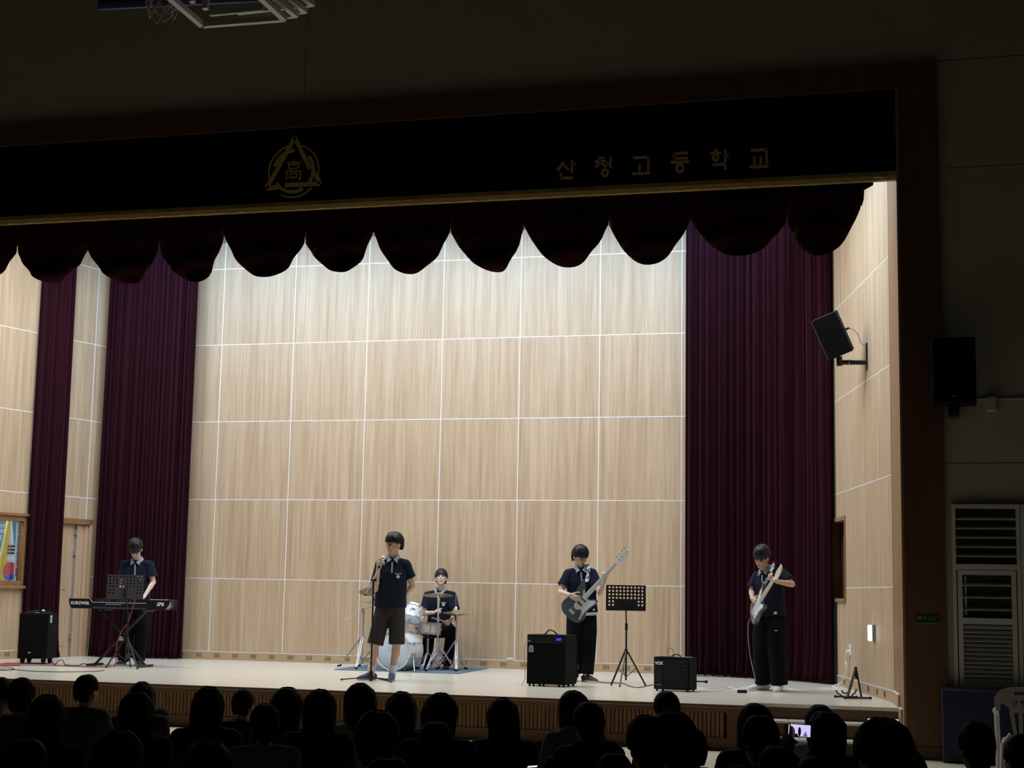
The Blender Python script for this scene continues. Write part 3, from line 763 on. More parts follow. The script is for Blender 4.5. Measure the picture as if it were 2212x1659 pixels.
# its stand
ks = thing('keyboard_stand', 'black X-shaped keyboard stand under the stage keyboard', 'stand', (atz(262, 1440).x, -2.68, H))
cx = at(262, 1379, -2.68)
fl_, fr_ = at(205, 1438, -2.68), at(314, 1436, -2.68); tl_, tr_ = at(222, 1317, -2.68), at(316, 1317, -2.68)
fl_.z = fr_.z = H+.018; tl_.z = tr_.z = zb-.012
for a_, b_ in ((fl_, tr_), (fr_, tl_)): MB().bar(a_, b_, .022, .03).build('leg', M['blackmetal'], ks)
for p in (fl_, fr_): MB().cyl(p+V((0, -.20, 0)), p+V((0, .20, 0)), .017).build('foot_bar', M['blackmetal'], ks, smooth=True)
for p in (tl_, tr_): MB().cyl(p+V((0, -.10, 0)), p+V((0, .22, 0)), .012).build('support_arm', M['blackmetal'], ks, smooth=True)
MB().cyl(cx+V((0, -.03, 0)), cx+V((0, .04, 0)), .032, n=16).build('pivot', M['steel'], ks, smooth=True)

# ---- music stands: perforated desk, pole, tripod
def music_stand(label, base, top_c, w, h, feet, solid_mat, tilt, face, group):
    """base on floor; top_c centre of desk; face = horizontal direction the desk back faces (to the hall)"""
    t = thing('music_stand', label, 'music stand', base, group)
    n = V(face).normalized(); sd = V((-n.y, n.x, 0))
    up = (V((0, 0, 1))*math.cos(R(tilt)) + (-n)*math.sin(R(-tilt))*-1).normalized()
    up = (V((0, 0, 1)) - n*math.tan(R(tilt))).normalized()
    Fd = frame(top_c, sd, sd.cross(up))
    cols, px = 10, .0445
    rows, py = 6, .0425
    m = MB(Fd); x0 = -px*cols/2; y1 = h/2-.008
    vs = {}
    def q(a, b, c, d): m.add([(a, b, 0), (c, b, 0), (c, d, 0), (a, d, 0)], [(0, 1, 2, 3)])
    for i in range(cols):
        for j in range(rows):
            a = x0+i*px; b = a+px; d = y1-j*py; c = d-py
            if j > 3 and 2 <= i <= 7: q(a, c, b, d); continue
            mx_, my_ = (a+b)/2, (c+d)/2; r_ = .0135
            sq = [(b, my_), (b, d), (mx_, d), (a, d), (a, my_), (a, c), (mx_, c), (b, c)]
            pts = [(x, y, 0) for x, y in sq] + [(mx_+r_*math.cos(R(45*k)), my_+r_*math.sin(R(45*k)), 0) for k in range(8)]
            m.add(pts, [(k, (k+1) % 8, 8+(k+1) % 8, 8+k) for k in range(8)])
    xa, xb, yb = x0, x0+px*cols, y1-rows*py
    q(-w/2, -h/2, w/2, yb); q(-w/2, y1, w/2, h/2); q(-w/2, yb, xa, y1); q(xb, yb, w/2, y1)
    desk = m.build('desk', solid_mat, t, solid=.003)
    MB(Fd).bb((-w/2, -h/2-.004, -.05), (w/2, -h/2+.004, 0)).build('ledge', solid_mat, t)
    pc = V((base[0], base[1], 0)); hub = H+.40
    bt = top_c - up*(h*.22) + n*.0
    MB().bar(Fd @ V((0, -.03, .012)), Fd @ V((0, -.10, .012)), .05, .02, n).build('bracket', M['blackmetal'], t)
    MB().cyl((base[0], base[1], H+.06), (base[0], base[1], H+.72), .0115).build('lower_pole', M['blackmetal'], t, smooth=True)
    MB().cyl((base[0], base[1], H+.70), Fd @ V((0, -.07, .018)), .0085).build('upper_pole', M['blackmetal'], t, smooth=True)
    MB().cyl((base[0], base[1], H+.66), (base[0], base[1], H+.74), .017).build('clutch', M['black'], t, smooth=True)
    MB().cyl((base[0], base[1], hub-.03), (base[0], base[1], hub+.03), .02).build('hub', M['black'], t, smooth=True)
    for f in feet:
        f = V((f[0], f[1], H+.008)); top = V((base[0], base[1], hub)) + (f-V((base[0], base[1], H))).normalized()*.018
        lg = MB().bar(top, f, .014, .018).build('leg', M['blackmetal'], t)
        mid = top.lerp(f, .5)
        MB().cyl(V((base[0], base[1], H+.10)), mid, .005, n=8).build('brace', M['blackmetal'], lg)
        MB().ell(f, (.013, .013, .010), nu=10, nv=6).build('rubber_foot', M['black'], lg, smooth=True)
    return t
GM = 'perforated black music stands'
b_ = V((at(1352, 1474, -3.08).x, -3.08, H)); cc = at(1352, 1291, -3.06)
music_stand('black music stand with perforated desk right of the bass player', b_, cc, .485, .305,
            [(at(1324, 1480, -3.1).x, -3.20), (at(1343, 1485, -3.3).x, -3.42), (at(1395, 1482, -2.95).x, -2.98)], M['blackmetal'], 6, nvec(12), GM)
b2 = V((at(271, 1441, -3.02).x, -3.02, H)); cc = at(271, 1267, -3.04)
music_stand('black music stand in front of the keyboard with mostly unlit holes', b2, cc, .475, .315,
            [(at(229, 1443, -3.15).x, -3.15), (at(297, 1446, -3.22).x, -3.22), (at(285, 1438, -2.78).x, -2.82)], mat('dull_black_desk', (.022, .021, .019), .6), 8, nvec(28), GM)

# ---- microphone stand and microphone of the singer
mb = V((at(801, 1468, -4.02).x, -4.02, H))
MS = thing('microphone_stand', 'black boom microphone stand in front of the singer', 'stand', mb)
jt = at(807, 1253, -4.02)
MB().cyl(mb+V((0, 0, .05)), jt, .0105).build('pole', M['blackmetal'], MS, smooth=True)
MB().cyl(mb+V((0, 0, .48)), mb+V((.001, 0, .55)), .017).build('clutch', M['black'], MS, smooth=True)
MB().lathe([(.014, .0), (.03, .03), (.030, .08), (.018, .12)], mb, ZU).build('hub', M['black'], MS, smooth=True)
for e_ in (at(738, 1470, -4.06), at(844, 1474, -4.14), V((mb.x+.10, mb.y+.30, 0))):
    e_ = V((e_.x, e_.y, H+.012)); st_ = mb+V((0, 0, .05))
    lg = MB().bar(st_, e_, .015, .012).build('leg', M['blackmetal'], MS)
    MB().ell(e_, (.018, .018, .011), nu=10, nv=6).build('rubber_foot', M['black'], lg, smooth=True)
bo0, bo1 = at(789, 1286, -3.98), at(819, 1225, -4.06)
MB().cyl(bo0, bo1, .0075).build('boom', M['chrome'], MS, smooth=True)
MB().cyl(bo0, bo0.lerp(bo1, .05), .012).build('boom_weight', M['black'], MS, smooth=True)
MB().cyl(bo0.lerp(bo1, .40), bo0.lerp(bo1, .66), .014).build('boom_sleeve', M['steel'], MS, smooth=True)
MB().cyl(jt+V((-.03, -.01, 0)), jt+V((.035, .01, 0)), .018).build('tilt_joint', M['black'], MS, smooth=True)
MB().cyl(bo1+V((0, 0, -.01)), bo1+V((.012, .0, .035)), .018).build('clip', M['black'], MS, smooth=True)
MIC = thing('microphone', 'silver topped microphone in the hand of the singer', 'microphone', at(821, 1217, -4.08))
m0, m1 = at(816, 1222, -4.08), at(829, 1204, -4.08)
MB().cyl(m0, m0.lerp(m1, .72), .012, .018, 14).build('handle', M['steel'], MIC, smooth=True)
MB().ell(m0.lerp(m1, .92), (.028, .028, .028)).build('grille_ball', mat('mic_grille', (.66, .69, .75), .35, .6), MIC, smooth=True)

# ---- drum kit
tag(MB().prism([(2.62, -.10), (2.74, -1.77), (4.52, -1.80), (4.43, -.06)], H+.001, H+.009).build('rug', M['rug']), 'flat blue grey rug under the drum kit', 'rug')
RZ = H+.009
bc = at(848, 1406, -1.66); bd_ax = nvec(-9)                    # axis towards the hall
BR = .255
bc.z = RZ+BR+.012
BD = thing('bass_drum', 'white bass drum behind the legs of the singer', 'drum', V((bc.x, bc.y, RZ)))
MB().lathe([(BR-.01, -.36), (BR, -.36), (BR, -.04), (BR-.01, -.04)], bc, bd_ax, 48).build('shell', M['drum'], BD, smooth=True)
MB().lathe([(BR-.012, -.03), (BR-.012, -.02), (BR-.03, -.012), (.0, -.010)], bc, bd_ax, 48).build('front_head', M['drumhead'], BD, smooth=True)
hoop = mat('hoop_cream', (.72, .68, .58), .4)
for h0 in (-.045, -.385):
    MB().lathe([(BR+.004, h0), (BR+.016, h0), (BR+.016, h0+.05), (BR+.004, h0+.05), (BR-.004, h0+.045)], bc, bd_ax, 48, True).build('hoop', hoop, BD, smooth=True)
sx_, sz_ = perp(bd_ax)
for k in range(8):
    t_ = R(22.5+45*k); e_ = sx_*math.cos(t_)+sz_*math.sin(t_)
    l_ = MB(); p = bc+e_*(BR+.014)
    l_.cyl(p-bd_ax*.02, p-bd_ax*.37, .005, n=8).build('tension_rod', M['chrome'], BD, smooth=True)
    q_ = MB(); q_.bar(p-bd_ax*.12, p-bd_ax*.18, .024, .02, e_).build('lug', M['chrome'], BD, bevel=.004)
    q_ = MB(); q_.bar(p+bd_ax*.008, p-bd_ax*.05, .022, .022, e_).build('claw', M['chrome'], BD, bevel=.003)
for sgn in (-1, 1):
    s0 = bc - bd_ax*.10 + sx_*sgn*(BR+.01) - ZU*.06
    s1 = bc + bd_ax*.02 + sx_*sgn*(BR+.10); s1.z = RZ+.004
    MB().cyl(s0, s1, .007, n=8).build('spur', M['chrome'], BD, smooth=True)
    MB().box(tuple(s0), (.05, .06, .07)).build('spur_bracket', M['chrome'], BD, bevel=.01)
MB(frame(bc+bd_ax*(-.008), sx_, bd_ax)).ell((.06, -.06, 0), (.028, .07, .004)).build('head_logo', mat('faint_logo', (.55, .62, .72), .5), BD, smooth=True)
# tom, tilted so its lower head shows
tc = at(893, 1325, -1.35); tax = (V((0, 0, 1))*math.cos(R(32)) - nvec(-5)*math.sin(R(32)) + V((.12, 0, 0))).normalized()
def drum(name, label, c, ax, r, hgt, lugs, mt):
    t = thing(name, label, 'drum', V((c.x, c.y, RZ)))
    MB().lathe([(r-.01, -hgt/2), (r, -hgt/2), (r, hgt/2), (r-.01, hgt/2)], c, ax, 36).build('shell', mt, t, smooth=True)
    for s in (-1, 1):
        MB().lathe([(r-.002, s*hgt/2-.012), (r+.010, s*hgt/2-.012), (r+.010, s*hgt/2+.012), (r-.002, s*hgt/2+.012)], c, ax, 36, True).build('hoop', M['chrome'], t, smooth=True)
        MB().lathe([(r-.004, s*(hgt/2+.002)-.001), (r-.004, s*(hgt/2+.002)+.001)], c, ax, 36).build('drum_head', M['drumhead'], t, smooth=True)
    x_, y_ = perp(ax)
    for k in range(lugs):
        e = x_*math.cos(2*math.pi*k/lugs+.3) + y_*math.sin(2*math.pi*k/lugs+.3); p = c+e*(r+.008)
        MB().bar(p-ax*.02, p+ax*.02, .02, .018, e).build('lug', M['chrome'], t, bevel=.003)
        MB().cyl(p-ax*hgt*.48, p+ax*hgt*.48, .004, n=6).build('tension_rod', M['chrome'], t)
    return t
tm_ = drum('tom_drum', 'white mounted tom drum tilted beside the singer', tc, tax, .130, .17, 6, M['drum'])
e_ = (nvec(10) - tax*nvec(10).dot(tax)).normalized()
MB(frame(tc+e_*.1305, e_.cross(tax), e_)).ell((0, 0, 0), (.028, .018, .003)).build('badge', mat('badge_blue', (.12, .17, .36), .4), tm_, smooth=True)
MB().cyl(tc-tax*.06, V((bc.x+.06, bc.y+.22, bc.z+BR)), .012).build('mount_arm', M['chrome'], tm_, smooth=True)
sc_ = at(925, 1358, -1.08); sax = (ZU + V((.03, .06, 0))).normalized()
sn = drum('snare_drum', 'white snare drum with chrome hoops in front of the drummer', sc_, sax, .172, .14, 8, mat('snare_wrap', (.60, .58, .50), .35))
e_ = nvec(-45); MB(frame(sc_+e_*.173, ZU.cross(e_), e_)).ell((0, 0, 0), (.022, .02, .003)).build('badge', M['black'], sn, smooth=True)
MB().cyl(sc_-ZU*.09, V((sc_.x, sc_.y, RZ+.20)), .014).build('stand_pole', M['chrome'], sn, smooth=True)
MB().lathe([(.05, 0), (.07, .015), (.03, .03)], sc_-ZU*.13, ZU).build('basket', M['blackmetal'], sn, smooth=True)
for k in range(3):
    a_ = 2.0*math.pi*k/3+.5; d_ = V((math.cos(a_), math.sin(a_), 0))
    MB().bar(V((sc_.x, sc_.y, RZ+.24)), V((sc_.x, sc_.y, RZ+.006))+d_*.21, .022, .008).build('stand_leg', M['chrome'], sn)
    MB().bar(sc_-ZU*.12, sc_-ZU*.075+d_*.18, .014, .01).build('basket_arm', M['blackmetal'], sn)
# cymbals with stands
def cymbal_prof(r): return [(.004, .022), (.02, .022), (.045, .012), (.07, .0), (r*.6, -.008), (r, -.022), (r-.002, -.025), (r*.6, -.011), (.07, -.003), (.045, .008), (.02, .018), (.004, .018)]
def cymbal(label, c, ax, r, g='cymbals of the drum kit'):
    t = thing('cymbal', label, 'cymbal', c, g)
    MB().lathe(cymbal_prof(r), c, ax, 40).build('bow', M['brass'], t, smooth=True, sharp=60)
    MB().lathe([(.018, .02), (.018, .045), (.010, .05)], c, ax, 12).build('felt', M['black'], t, smooth=True)
    MB().lathe([(.012, .05), (.012, .075), (.004, .08)], c, ax, 10).build('wing_nut', M['black'], t, smooth=True)
    return t
def tripod(t, base, hub_z, feet, pole_top, r=.012):
    b = V((base[0], base[1], 0))
    MB().cyl(V((b.x, b.y, RZ+.05)), V((b.x, b.y, hub_z+.35)), r).build('lower_tube', M['chrome'], t, smooth=True)
    MB().cyl(V((b.x, b.y, hub_z+.33)), pole_top, r*.75).build('upper_tube', M['chrome'], t, smooth=True)
    MB().cyl(V((b.x, b.y, hub_z+.31)), V((b.x, b.y, hub_z+.37)), r*1.5).build('collar', M['chrome'], t, smooth=True)
    MB().cyl(V((b.x, b.y, hub_z-.02)), V((b.x, b.y, hub_z+.02)), r*1.8).build('hub', M['chrome'], t, smooth=True)
    for f in feet:
        f = V((f[0], f[1], RZ+.012)); d = (f-V((b.x, b.y, f.z))).normalized(); sd = V((-d.y, d.x, 0))*.014
        h0 = V((b.x, b.y, hub_z))+d*.02
        lg = MB()
        lg.bar(h0+sd, f+sd*.6, .005, .012); lg.bar(h0-sd, f-sd*.6, .005, .012); lg.bar(f-sd, f+sd, .03, .012); lg.bar(h0-sd, h0+sd, .012, .012)
        lo = lg.build('leg', M['chrome'], t)
        MB().bar(V((b.x, b.y, RZ+.08)), h0.lerp(f, .55), .016, .005).build('brace', M['chrome'], lo)
        MB().bar(f-d*.03+ZU*.012, f+d*.03-ZU*.004, .03, .022).build('rubber_foot', M['black'], lo, bevel=.004)
GS = 'chrome cymbal stands'
rc = at(946, 1283, -1.30); rb = V((at(944, 1447, -1.20).x, -1.20, RZ))
cymbal('bronze ride cymbal in front of the chest of the drummer', rc, (ZU*1 + nvec(20)*-.13).normalized(), .205)
t = thing('cymbal_stand', 'chrome stand under the ride cymbal with double braced tripod legs', 'cymbal stand', rb, GS)
tripod(t, rb, H+.36, [(atz(917, 1452).x, -1.52), (rb.x+.02, -.85), (rb.x+.27, -1.22)], rc-ZU*.01)
MB().cyl(rc, rc+ZU*.06, .005).build('rod', M['chrome'], t)
lc2 = at(806, 1301, -1.28); lb = V((at(782, 1440, -1.18).x, -1.18, RZ))
cymbal('bronze crash cymbal tilted nearly flat left of the hip of the singer', lc2, (ZU + V((.10, .05, 0))).normalized(), .215)
t = thing('cymbal_stand', 'chrome boom stand left of the singer with counterweight arm', 'cymbal stand', lb, GS)
pv = at(784, 1319, -1.2)
tripod(t, lb, H+.44, [(atz(734, 1441).x+.02, -1.06), (lb.x+.06, -1.56), (lb.x+.25, -.95)], pv)
MB().cyl(at(743, 1338, -1.14), at(806, 1309, -1.24), .007).build('boom_arm', M['chrome'], t, smooth=True)
MB().cyl(at(743, 1338, -1.14), at(755, 1333, -1.15), .012).build('counterweight', M['chrome'], t, smooth=True)
MB().cyl(pv-ZU*.03, pv+ZU*.03, .02).build('boom_clamp', M['chrome'], t, smooth=True)
MB().cyl(at(806, 1309, -1.24), lc2+ZU*.06, .006).build('tilter', M['black'], t, smooth=True)
lc1 = at(806, 1274, -.95)
cymbal('bronze crash cymbal higher up behind the arm of the singer', lc1, (ZU + nvec(15)*-.30 + V((-.12, 0, 0))).normalized(), .20)
t = thing('cymbal_stand', 'chrome stand mostly hidden behind the singer', 'cymbal stand', V((lc1.x+.05, -.72, RZ)), GS)
tripod(t, (lc1.x+.05, -.72), H+.40, [(lc1.x-.2, -.9), (lc1.x+.28, -.85), (lc1.x+.05, -.40)], lc1-ZU*.01)
hc = at(985, 1321, -.98); hb = V((at(984, 1445, -.98).x, -.98, RZ))
cymbal('upper bronze hi-hat cymbal at the right of the drum kit', hc, (ZU + V((.02, .02, 0))).normalized(), .185)
cymbal('lower bronze hi-hat cymbal under its twin at the right of the kit', hc-ZU*.052, -(ZU + V((.02, .02, 0))).normalized(), .185)
t = thing('cymbal_stand', 'chrome hi-hat stand with pull rod and pedal', 'cymbal stand', hb, GS)
tripod(t, hb, H+.40, [(atz(990, 1451).x, -1.30), (atz(1007, 1446).x+.06, -.72), (hb.x-.27, -.95)], hc-ZU*.07)
MB().cyl(hc-ZU*.05, at(985, 1283, -.98), .004).build('pull_rod', M['chrome'], t)
MB().lathe([(.02, .0), (.022, .03), (.01, .05)], hc+ZU*.02, ZU).build('clutch', M['whiteplastic'], t, smooth=True)
MB().bar(hb+V((-.02, .02, .02)), hb+V((.02, .30, .05)), .08, .012).build('pedal', M['steel'], t)
# throne
th = at(946, 1360, -.55); thb = V((th.x, -.50, RZ))
TH = thing('drum_throne', 'black round drum stool under the drummer', 'stool', thb)
MB().lathe([(.10, .0), (.165, .01), (.17, .05), (.16, .075), (.10, .08)], V((thb.x, thb.y, RZ+.42)), ZU).build('seat', M['tolex'], TH, smooth=True)
MB().cyl(thb+ZU*.15, thb+ZU*.42, .014).build('post', M['chrome'], TH, smooth=True)
for k in range(3):
    a_ = 2*math.pi*k/3+.2; d_ = V((math.cos(a_), math.sin(a_), 0))
    MB().bar(thb+ZU*.25, thb+ZU*.008+d_*.26, .02, .01).build('leg', M['chrome'], TH)
# bass drum pedal
pd = thing('drum_pedal', 'steel bass drum pedal behind the bass drum', 'pedal', V((bc.x+.10, bc.y+.55, RZ)))
MB().bar(V((bc.x+.08, bc.y+.42, RZ+.05)), V((bc.x+.12, bc.y+.68, RZ+.02)), .085, .012).build('footboard', M['blackmetal'], pd)
MB().bb((bc.x+.02, bc.y+.40, RZ), (bc.x+.16, bc.y+.72, RZ+.012)).build('base_plate', M['blackmetal'], pd)
for s in (-.05, .05): MB().bb((bc.x+.085+s-.008, bc.y+.41, RZ+.01), (bc.x+.085+s+.008, bc.y+.44, RZ+.20)).build('post', M['steel'], pd)
MB().cyl(V((bc.x+.085, bc.y+.425, RZ+.19)), V((bc.x+.07, bc.y+.405, RZ+.33)), .005).build('beater_rod', M['chrome'], pd)

# ---- bass amplifier
c0 = atz(1137, 1481.5); F = boxframe((c0.x, c0.y, H), -8)
AW, AD, AH = .49, .37, .60
BA = thing('bass_amplifier', 'large black bass amplifier with blue lit display in front of the bass player', 'amplifier', F @ V((AW/2, AD/2, 0)))
MB(F).bb((0, 0, .025), (AW, AD, AH)).build('cabinet', M['tolex'], BA, bevel=.008)
MB(F).bb((.02, -.008, .055), (AW-.02, .002, AH-.115)).build('grille', M['grille'], BA, bevel=.003)
MB(F).bb((.015, -.004, AH-.10), (AW-.015, .003, AH-.025)).build('control_panel', M['black'], BA)
for i in range(9):
    MB(F).cyl((.05+.036*i, -.004, AH-.065), (.05+.036*i, -.018, AH-.065), .0095, n=12).build('knob', M['blackmetal'], BA, smooth=True)
MB(F).bb((AW-.115, -.008, AH-.062), (AW-.055, -.003, AH-.036)).build('display', mat('blue_display', (.05, .015, 1.0), .4, emit=1.6), BA)
lg = MB(F @ frame((.058, -.009, AH-.165), (1, 0, 0), (0, -1, 0)))
lg.prism([(-.030, -.04), (.030, -.04), (.030, .0)]+[(.030*math.cos(R(t_)), .01+.034*math.sin(R(t_))) for t_ in range(0, 181, 20)]+[(-.030, 0)], -.002, .003)
lp = lg.build('badge', mat('badge_grey', (.42, .43, .44), .4, .3), BA)
lg = MB(F @ frame((.058, -.012, AH-.165), (1, 0, 0), (0, -1, 0)))
lg.torus((-.004, -.004, .001), (0, 0, 1), .014, .004, 16, 5).build('badge_loop', mat('badge_grey_dark', (.16, .16, .17), .5), lp)
MB(F).tube(curve_pts([(.135, AD*.45, AH), (.165, AD*.45, AH+.008), (.20, AD*.45, AH+.045), (.235, AD*.45, AH+.052), (.27, AD*.45, AH+.04), (.315, AD*.45, AH+.006), (.345, AD*.45, AH)]), .008).build('handle', M['black'], BA, smooth=True)
for x in (.03, .08, .40, .46):
    for y in (.03, AD-.03): MB(F).cyl((x, y, 0), (x, y, .03), .014).build('foot', M['black'], BA, smooth=True)
for z in (.10, .20): MB(F).bb((AW-.06, AD, z), (AW+.012, AD+.05, z+.05)).build('rear_cap', M['black'], BA, bevel=.008)
tag(MB().tube(curve_pts([F @ V((.05, -.016, AH-.072)), F @ V((.0, -.04, AH-.10)), F @ V((-.022, -.03, AH-.22)), F @ V((-.018, -.02, .25)), F @ V((-.012, -.02, .08)), F @ V((-.05, -.03, .006))]), .0045).build('guitar_cable', M['greycable']), 'grey lead plugged into the bass amplifier front', 'cable')

# ---- small combo amplifier
c0 = atz(1412, 1492); F = boxframe((c0.x, c0.y, H), -10.5)
AW, AD, AH = .43, .26, .385
VA = thing('guitar_amplifier', 'small black guitar amplifier with diamond grille and white logo', 'amplifier', F @ V((AW/2, AD/2, 0)))
MB(F).bb((0, 0, .02), (AW, AD, AH)).build('cabinet', M['tolex'], VA, bevel=.006)
MB(F).bb((.115, -.004, .035), (AW-.012, .002, AH-.02)).build('grille', M['grille'], VA)
dg = MB(F)
gx0, gx1, gz0, gz1 = .118, AW-.015, .04, AH-.024
def clip_seg(x, sl_):
    pts = []
    for t_ in [i/60 for i in range(61)]:
        z = gz0+(gz1-gz0)*t_; xx = x+sl_*(z-gz0)
        if gx0 <= xx <= gx1: pts.append((xx, z))
    return (pts[0], pts[-1]) if len(pts) > 3 else None
for k in range(-14, 26):
    for sl_ in (.62, -.62):
        s_ = clip_seg(gx0+k*.026, sl_)
        if s_: dg.tube([(s_[0][0], -.006, s_[0][1]), (s_[1][0], -.006, s_[1][1])], .0016, 4)
dg.build('diamond_lattice', mat('lattice_grey', (.06, .065, .065), .6), VA, kind='stuff')
MB(F).bb((.012, -.005, .03), (.108, .001, AH-.02)).build('front_panel', M['black'], VA)
text('lettering', 'VOX', F @ frame((.066, -.007, AH-.072), (1, 0, 0), (0, -1, 0)), .046, M['whiteplastic'], VA, .002, bold=.0022, spacing=.95)
MB(F).bb((.025, -.007, .068), (.095, -.004, .073)).build('model_line', M['gold'], VA)
MB(F).tube(curve_pts([(.17, .12, AH), (.19, .12, AH+.02), (.23, .12, AH+.028), (.27, .12, AH+.02), (.29, .12, AH)]), .007).build('handle', M['black'], VA, smooth=True)
for x in (.03, AW-.03):
    for y in (.03, AD-.03): MB(F).cyl((x, y, 0), (x, y, .024), .012).build('foot', M['black'], VA, smooth=True)
MB(F).bb((.22, .05, AH), (AW-.01, .17, AH+.006)).build('top_plate', M['steel'], VA)
tag(MB().tube(curve_pts([F @ V((.14, .1, AH+.004)), F @ V((.125, .1, AH+.06)), F @ V((.15, .1, AH+.10)), F @ V((.19, .1, AH+.085)), F @ V((.21, .1, AH+.03)), F @ V((.215, .1, AH+.004))]), .003).build('headset_cable', M['cable']), 'thin black cable looping over the small amplifier top', 'cable')
tag(MB().cyl(F @ V((AW-.07, AD-.05, AH)), F @ V((AW-.07, AD-.05, AH+.055)), .02).build('bottle_cap', M['black'], smooth=True), 'small dark can standing on the small amplifier', 'can')
tag(MB().lathe([(.008, 0), (.008, .10), (.018, .125), (.018, .14)], F @ V((AW+.005, AD*.8, .115)), F.to_3x3() @ V((1, 0, 0)), 12).build('jack_plug', M['black'], smooth=True), 'black jack plug sticking out of the small amplifier side', 'plug')

# ---- A-frame guitar stand
gb = V((at(1846, 1510, -4.25).x, -4.2, H))
GSD = thing('guitar_stand', 'black folding guitar stand with curved yokes near the right wall', 'guitar stand', gb)
tp = at(1849, 1441, -4.2)
for f, r_, y_ in ((at(1830, 1505, -4.3), .016, .0), (at(1861, 1508, -4.2), .016, 0)):
    f.z = H+.02; MB().bar(tp, f, .024, .018).build('leg', M['blackmetal'], GSD)
MB().bar(tp+V((0, 0, -.13)), tp+V((.0, 0, .0)), .05, .022).build('top_hinge', M['black'], GSD)
for p0, p1 in ((at(1826, 1510, -4.30), at(1880, 1511, -4.20)), (at(1805, 1506, -4.12), at(1850, 1506, -4.10))):
    p0.z = p1.z = H+.016
    k = MB().cyl(p0, p1, .011).build('foot_bar', M['blackmetal'], GSD, smooth=True)
    for p in (p0, p1): MB().ell(p, (.02, .016, .015), nu=12, nv=8).build('rubber_foot', M['black'], k, smooth=True)
for pts in (((1806, 1491), (1810, 1498), (1816, 1501), (1822, 1507), (1828, 1508)), ((1818, 1491), (1822, 1497), (1829, 1497), (1835, 1491), (1838, 1484)), ((1840, 1506), (1842, 1500), (1847, 1497), (1850, 1488))):
    MB().tube(curve_pts([at(x, y, -4.25) for x, y in pts], 4), .0085).build('yoke', M['black'], GSD, smooth=True)

# ---- cables, adapter and tape on the floor
def floor_cable(name, label, px, mt, r=.004, cat='cable', z=None, pre=(), post=()):
    pts = list(pre) + [V((p.x, p.y, (H if z is None else z)+r)) for p in (atz(x, y) for x, y in px)] + list(post)
    return tag(MB().tube(curve_pts(pts, 5), r).build(name, mt, smooth=True), label, cat)
floor_cable('floor_cable', 'long grey cable lying across the stage front left', [(-5, 1449), (20, 1446), (60, 1450), (110, 1452), (160, 1452), (205, 1451), (225, 1449)], M['cable'], .005)
floor_cable('floor_cable', 'looped grey cable at the left frame edge', [(-4, 1447), (8, 1442), (26, 1443), (31, 1447), (18, 1449), (-4, 1448)], M['cable'], .004)
floor_cable('floor_cable', 'black cable wriggling from loudspeaker to keyboard stand', [(112, 1428), (118, 1437), (126, 1428), (136, 1427), (142, 1437), (170, 1438), (178, 1434), (190, 1436), (206, 1440)], M['cable'], .005)
floor_cable('red_floor_cable', 'red cable running along the floor behind the loudspeaker', [(-4, 1438), (20, 1437), (60, 1438), (100, 1438), (140, 1439.5), (180, 1441), (215, 1442), (240, 1441)], M['red'], .007)
tag(MB().prism([tuple(atz(x, y).xy) for x, y in ((-4, 1436), (12, 1433.5), (42, 1434), (43, 1439), (-4, 1439.5))], H+.001, H+.012).build('red_cloth', M['red']), 'red cloth on the stage floor beside the loudspeaker wheels', 'cloth')
rp = [at(292, 1293, -2.86), at(286, 1315, -2.92), at(276, 1345, -2.95), at(262, 1365, -2.95), at(253, 1392, -2.95), at(250, 1415, -2.98), at(251, 1430, -3.0)]
tag(MB().tube(curve_pts(rp+[V((rp[-1].x-.03, -3.0, H+.01))], 5), .008).build('red_cable', M['red'], smooth=True), 'red cable hanging down in front of the keyboard stand', 'cable')
floor_cable('bass_lead', 'black lead from the bass player to the small amplifier', [(1278, 1460), (1286, 1469), (1300, 1475), (1320, 1476), (1345, 1477), (1360, 1483), (1378, 1486), (1400, 1482), (1411, 1480)], M['cable'], .005)
gp = at(1620, 1337, -3.42)
pts = [gp, at(1616, 1352, -3.42), at(1617, 1385, -3.42), at(1622, 1425, -3.42), at(1630, 1460, -3.42)]
e0 = atz(1636, 1487)
tag(MB().tube(curve_pts(pts+[V((e0.x, e0.y, H+.006))], 6), .0045).build('guitar_lead', M['greycable'], smooth=True), 'pale lead hanging from the white electric guitar to the floor', 'cable')
floor_cable('white_cable', 'white cable from the adapter to the small amplifier', [(1507, 1487), (1530, 1489), (1555, 1487), (1575, 1486), (1592, 1490), (1601, 1492)], M['whitecable'], .006)
floor_cable('white_cable', 'white cable curving behind the adapter towards the white shoes', [(1510, 1493), (1540, 1494), (1565, 1490), (1590, 1486), (1615, 1487), (1640, 1490), (1620, 1494), (1606, 1494)], M['whitecable'], .006)
floor_cable('white_cable', 'white cable running right of the white shoes', [(1700, 1488), (1735, 1492), (1768, 1492), (1768, 1487), (1790, 1488), (1808, 1489)], M['whitecable'], .005)
ad = atz(1603, 1497)
tag(MB(Matrix.Translation((ad.x, ad.y, H)) @ Matrix.Rotation(R(8), 4, 'Z')).bb((-.055, -.03, 0), (.055, .03, .034)).build('power_adapter', M['black'], bevel=.006), 'black power adapter lying on the stage near the white shoes', 'adapter')
tp_ = atz(681, 1476)
tag(MB().bb((tp_.x-.10, tp_.y-.05, H+.0003), (tp_.x+.10, tp_.y+.05, H+.0012)).build('tape_mark', mat('blue_tape', (.45, .56, .62), .6)), 'pale blue tape mark on the stage left of the singer', 'tape')
tp_ = atz(1290, 1491)
tag(MB().bb((tp_.x-.07, tp_.y-.012, H+.0003), (tp_.x+.07, tp_.y+.012, H+.0012)).build('tape_mark', mat('grey_tape', (.40, .38, .32), .6)), 'grey tape mark on the stage right of the bass amplifier', 'tape')
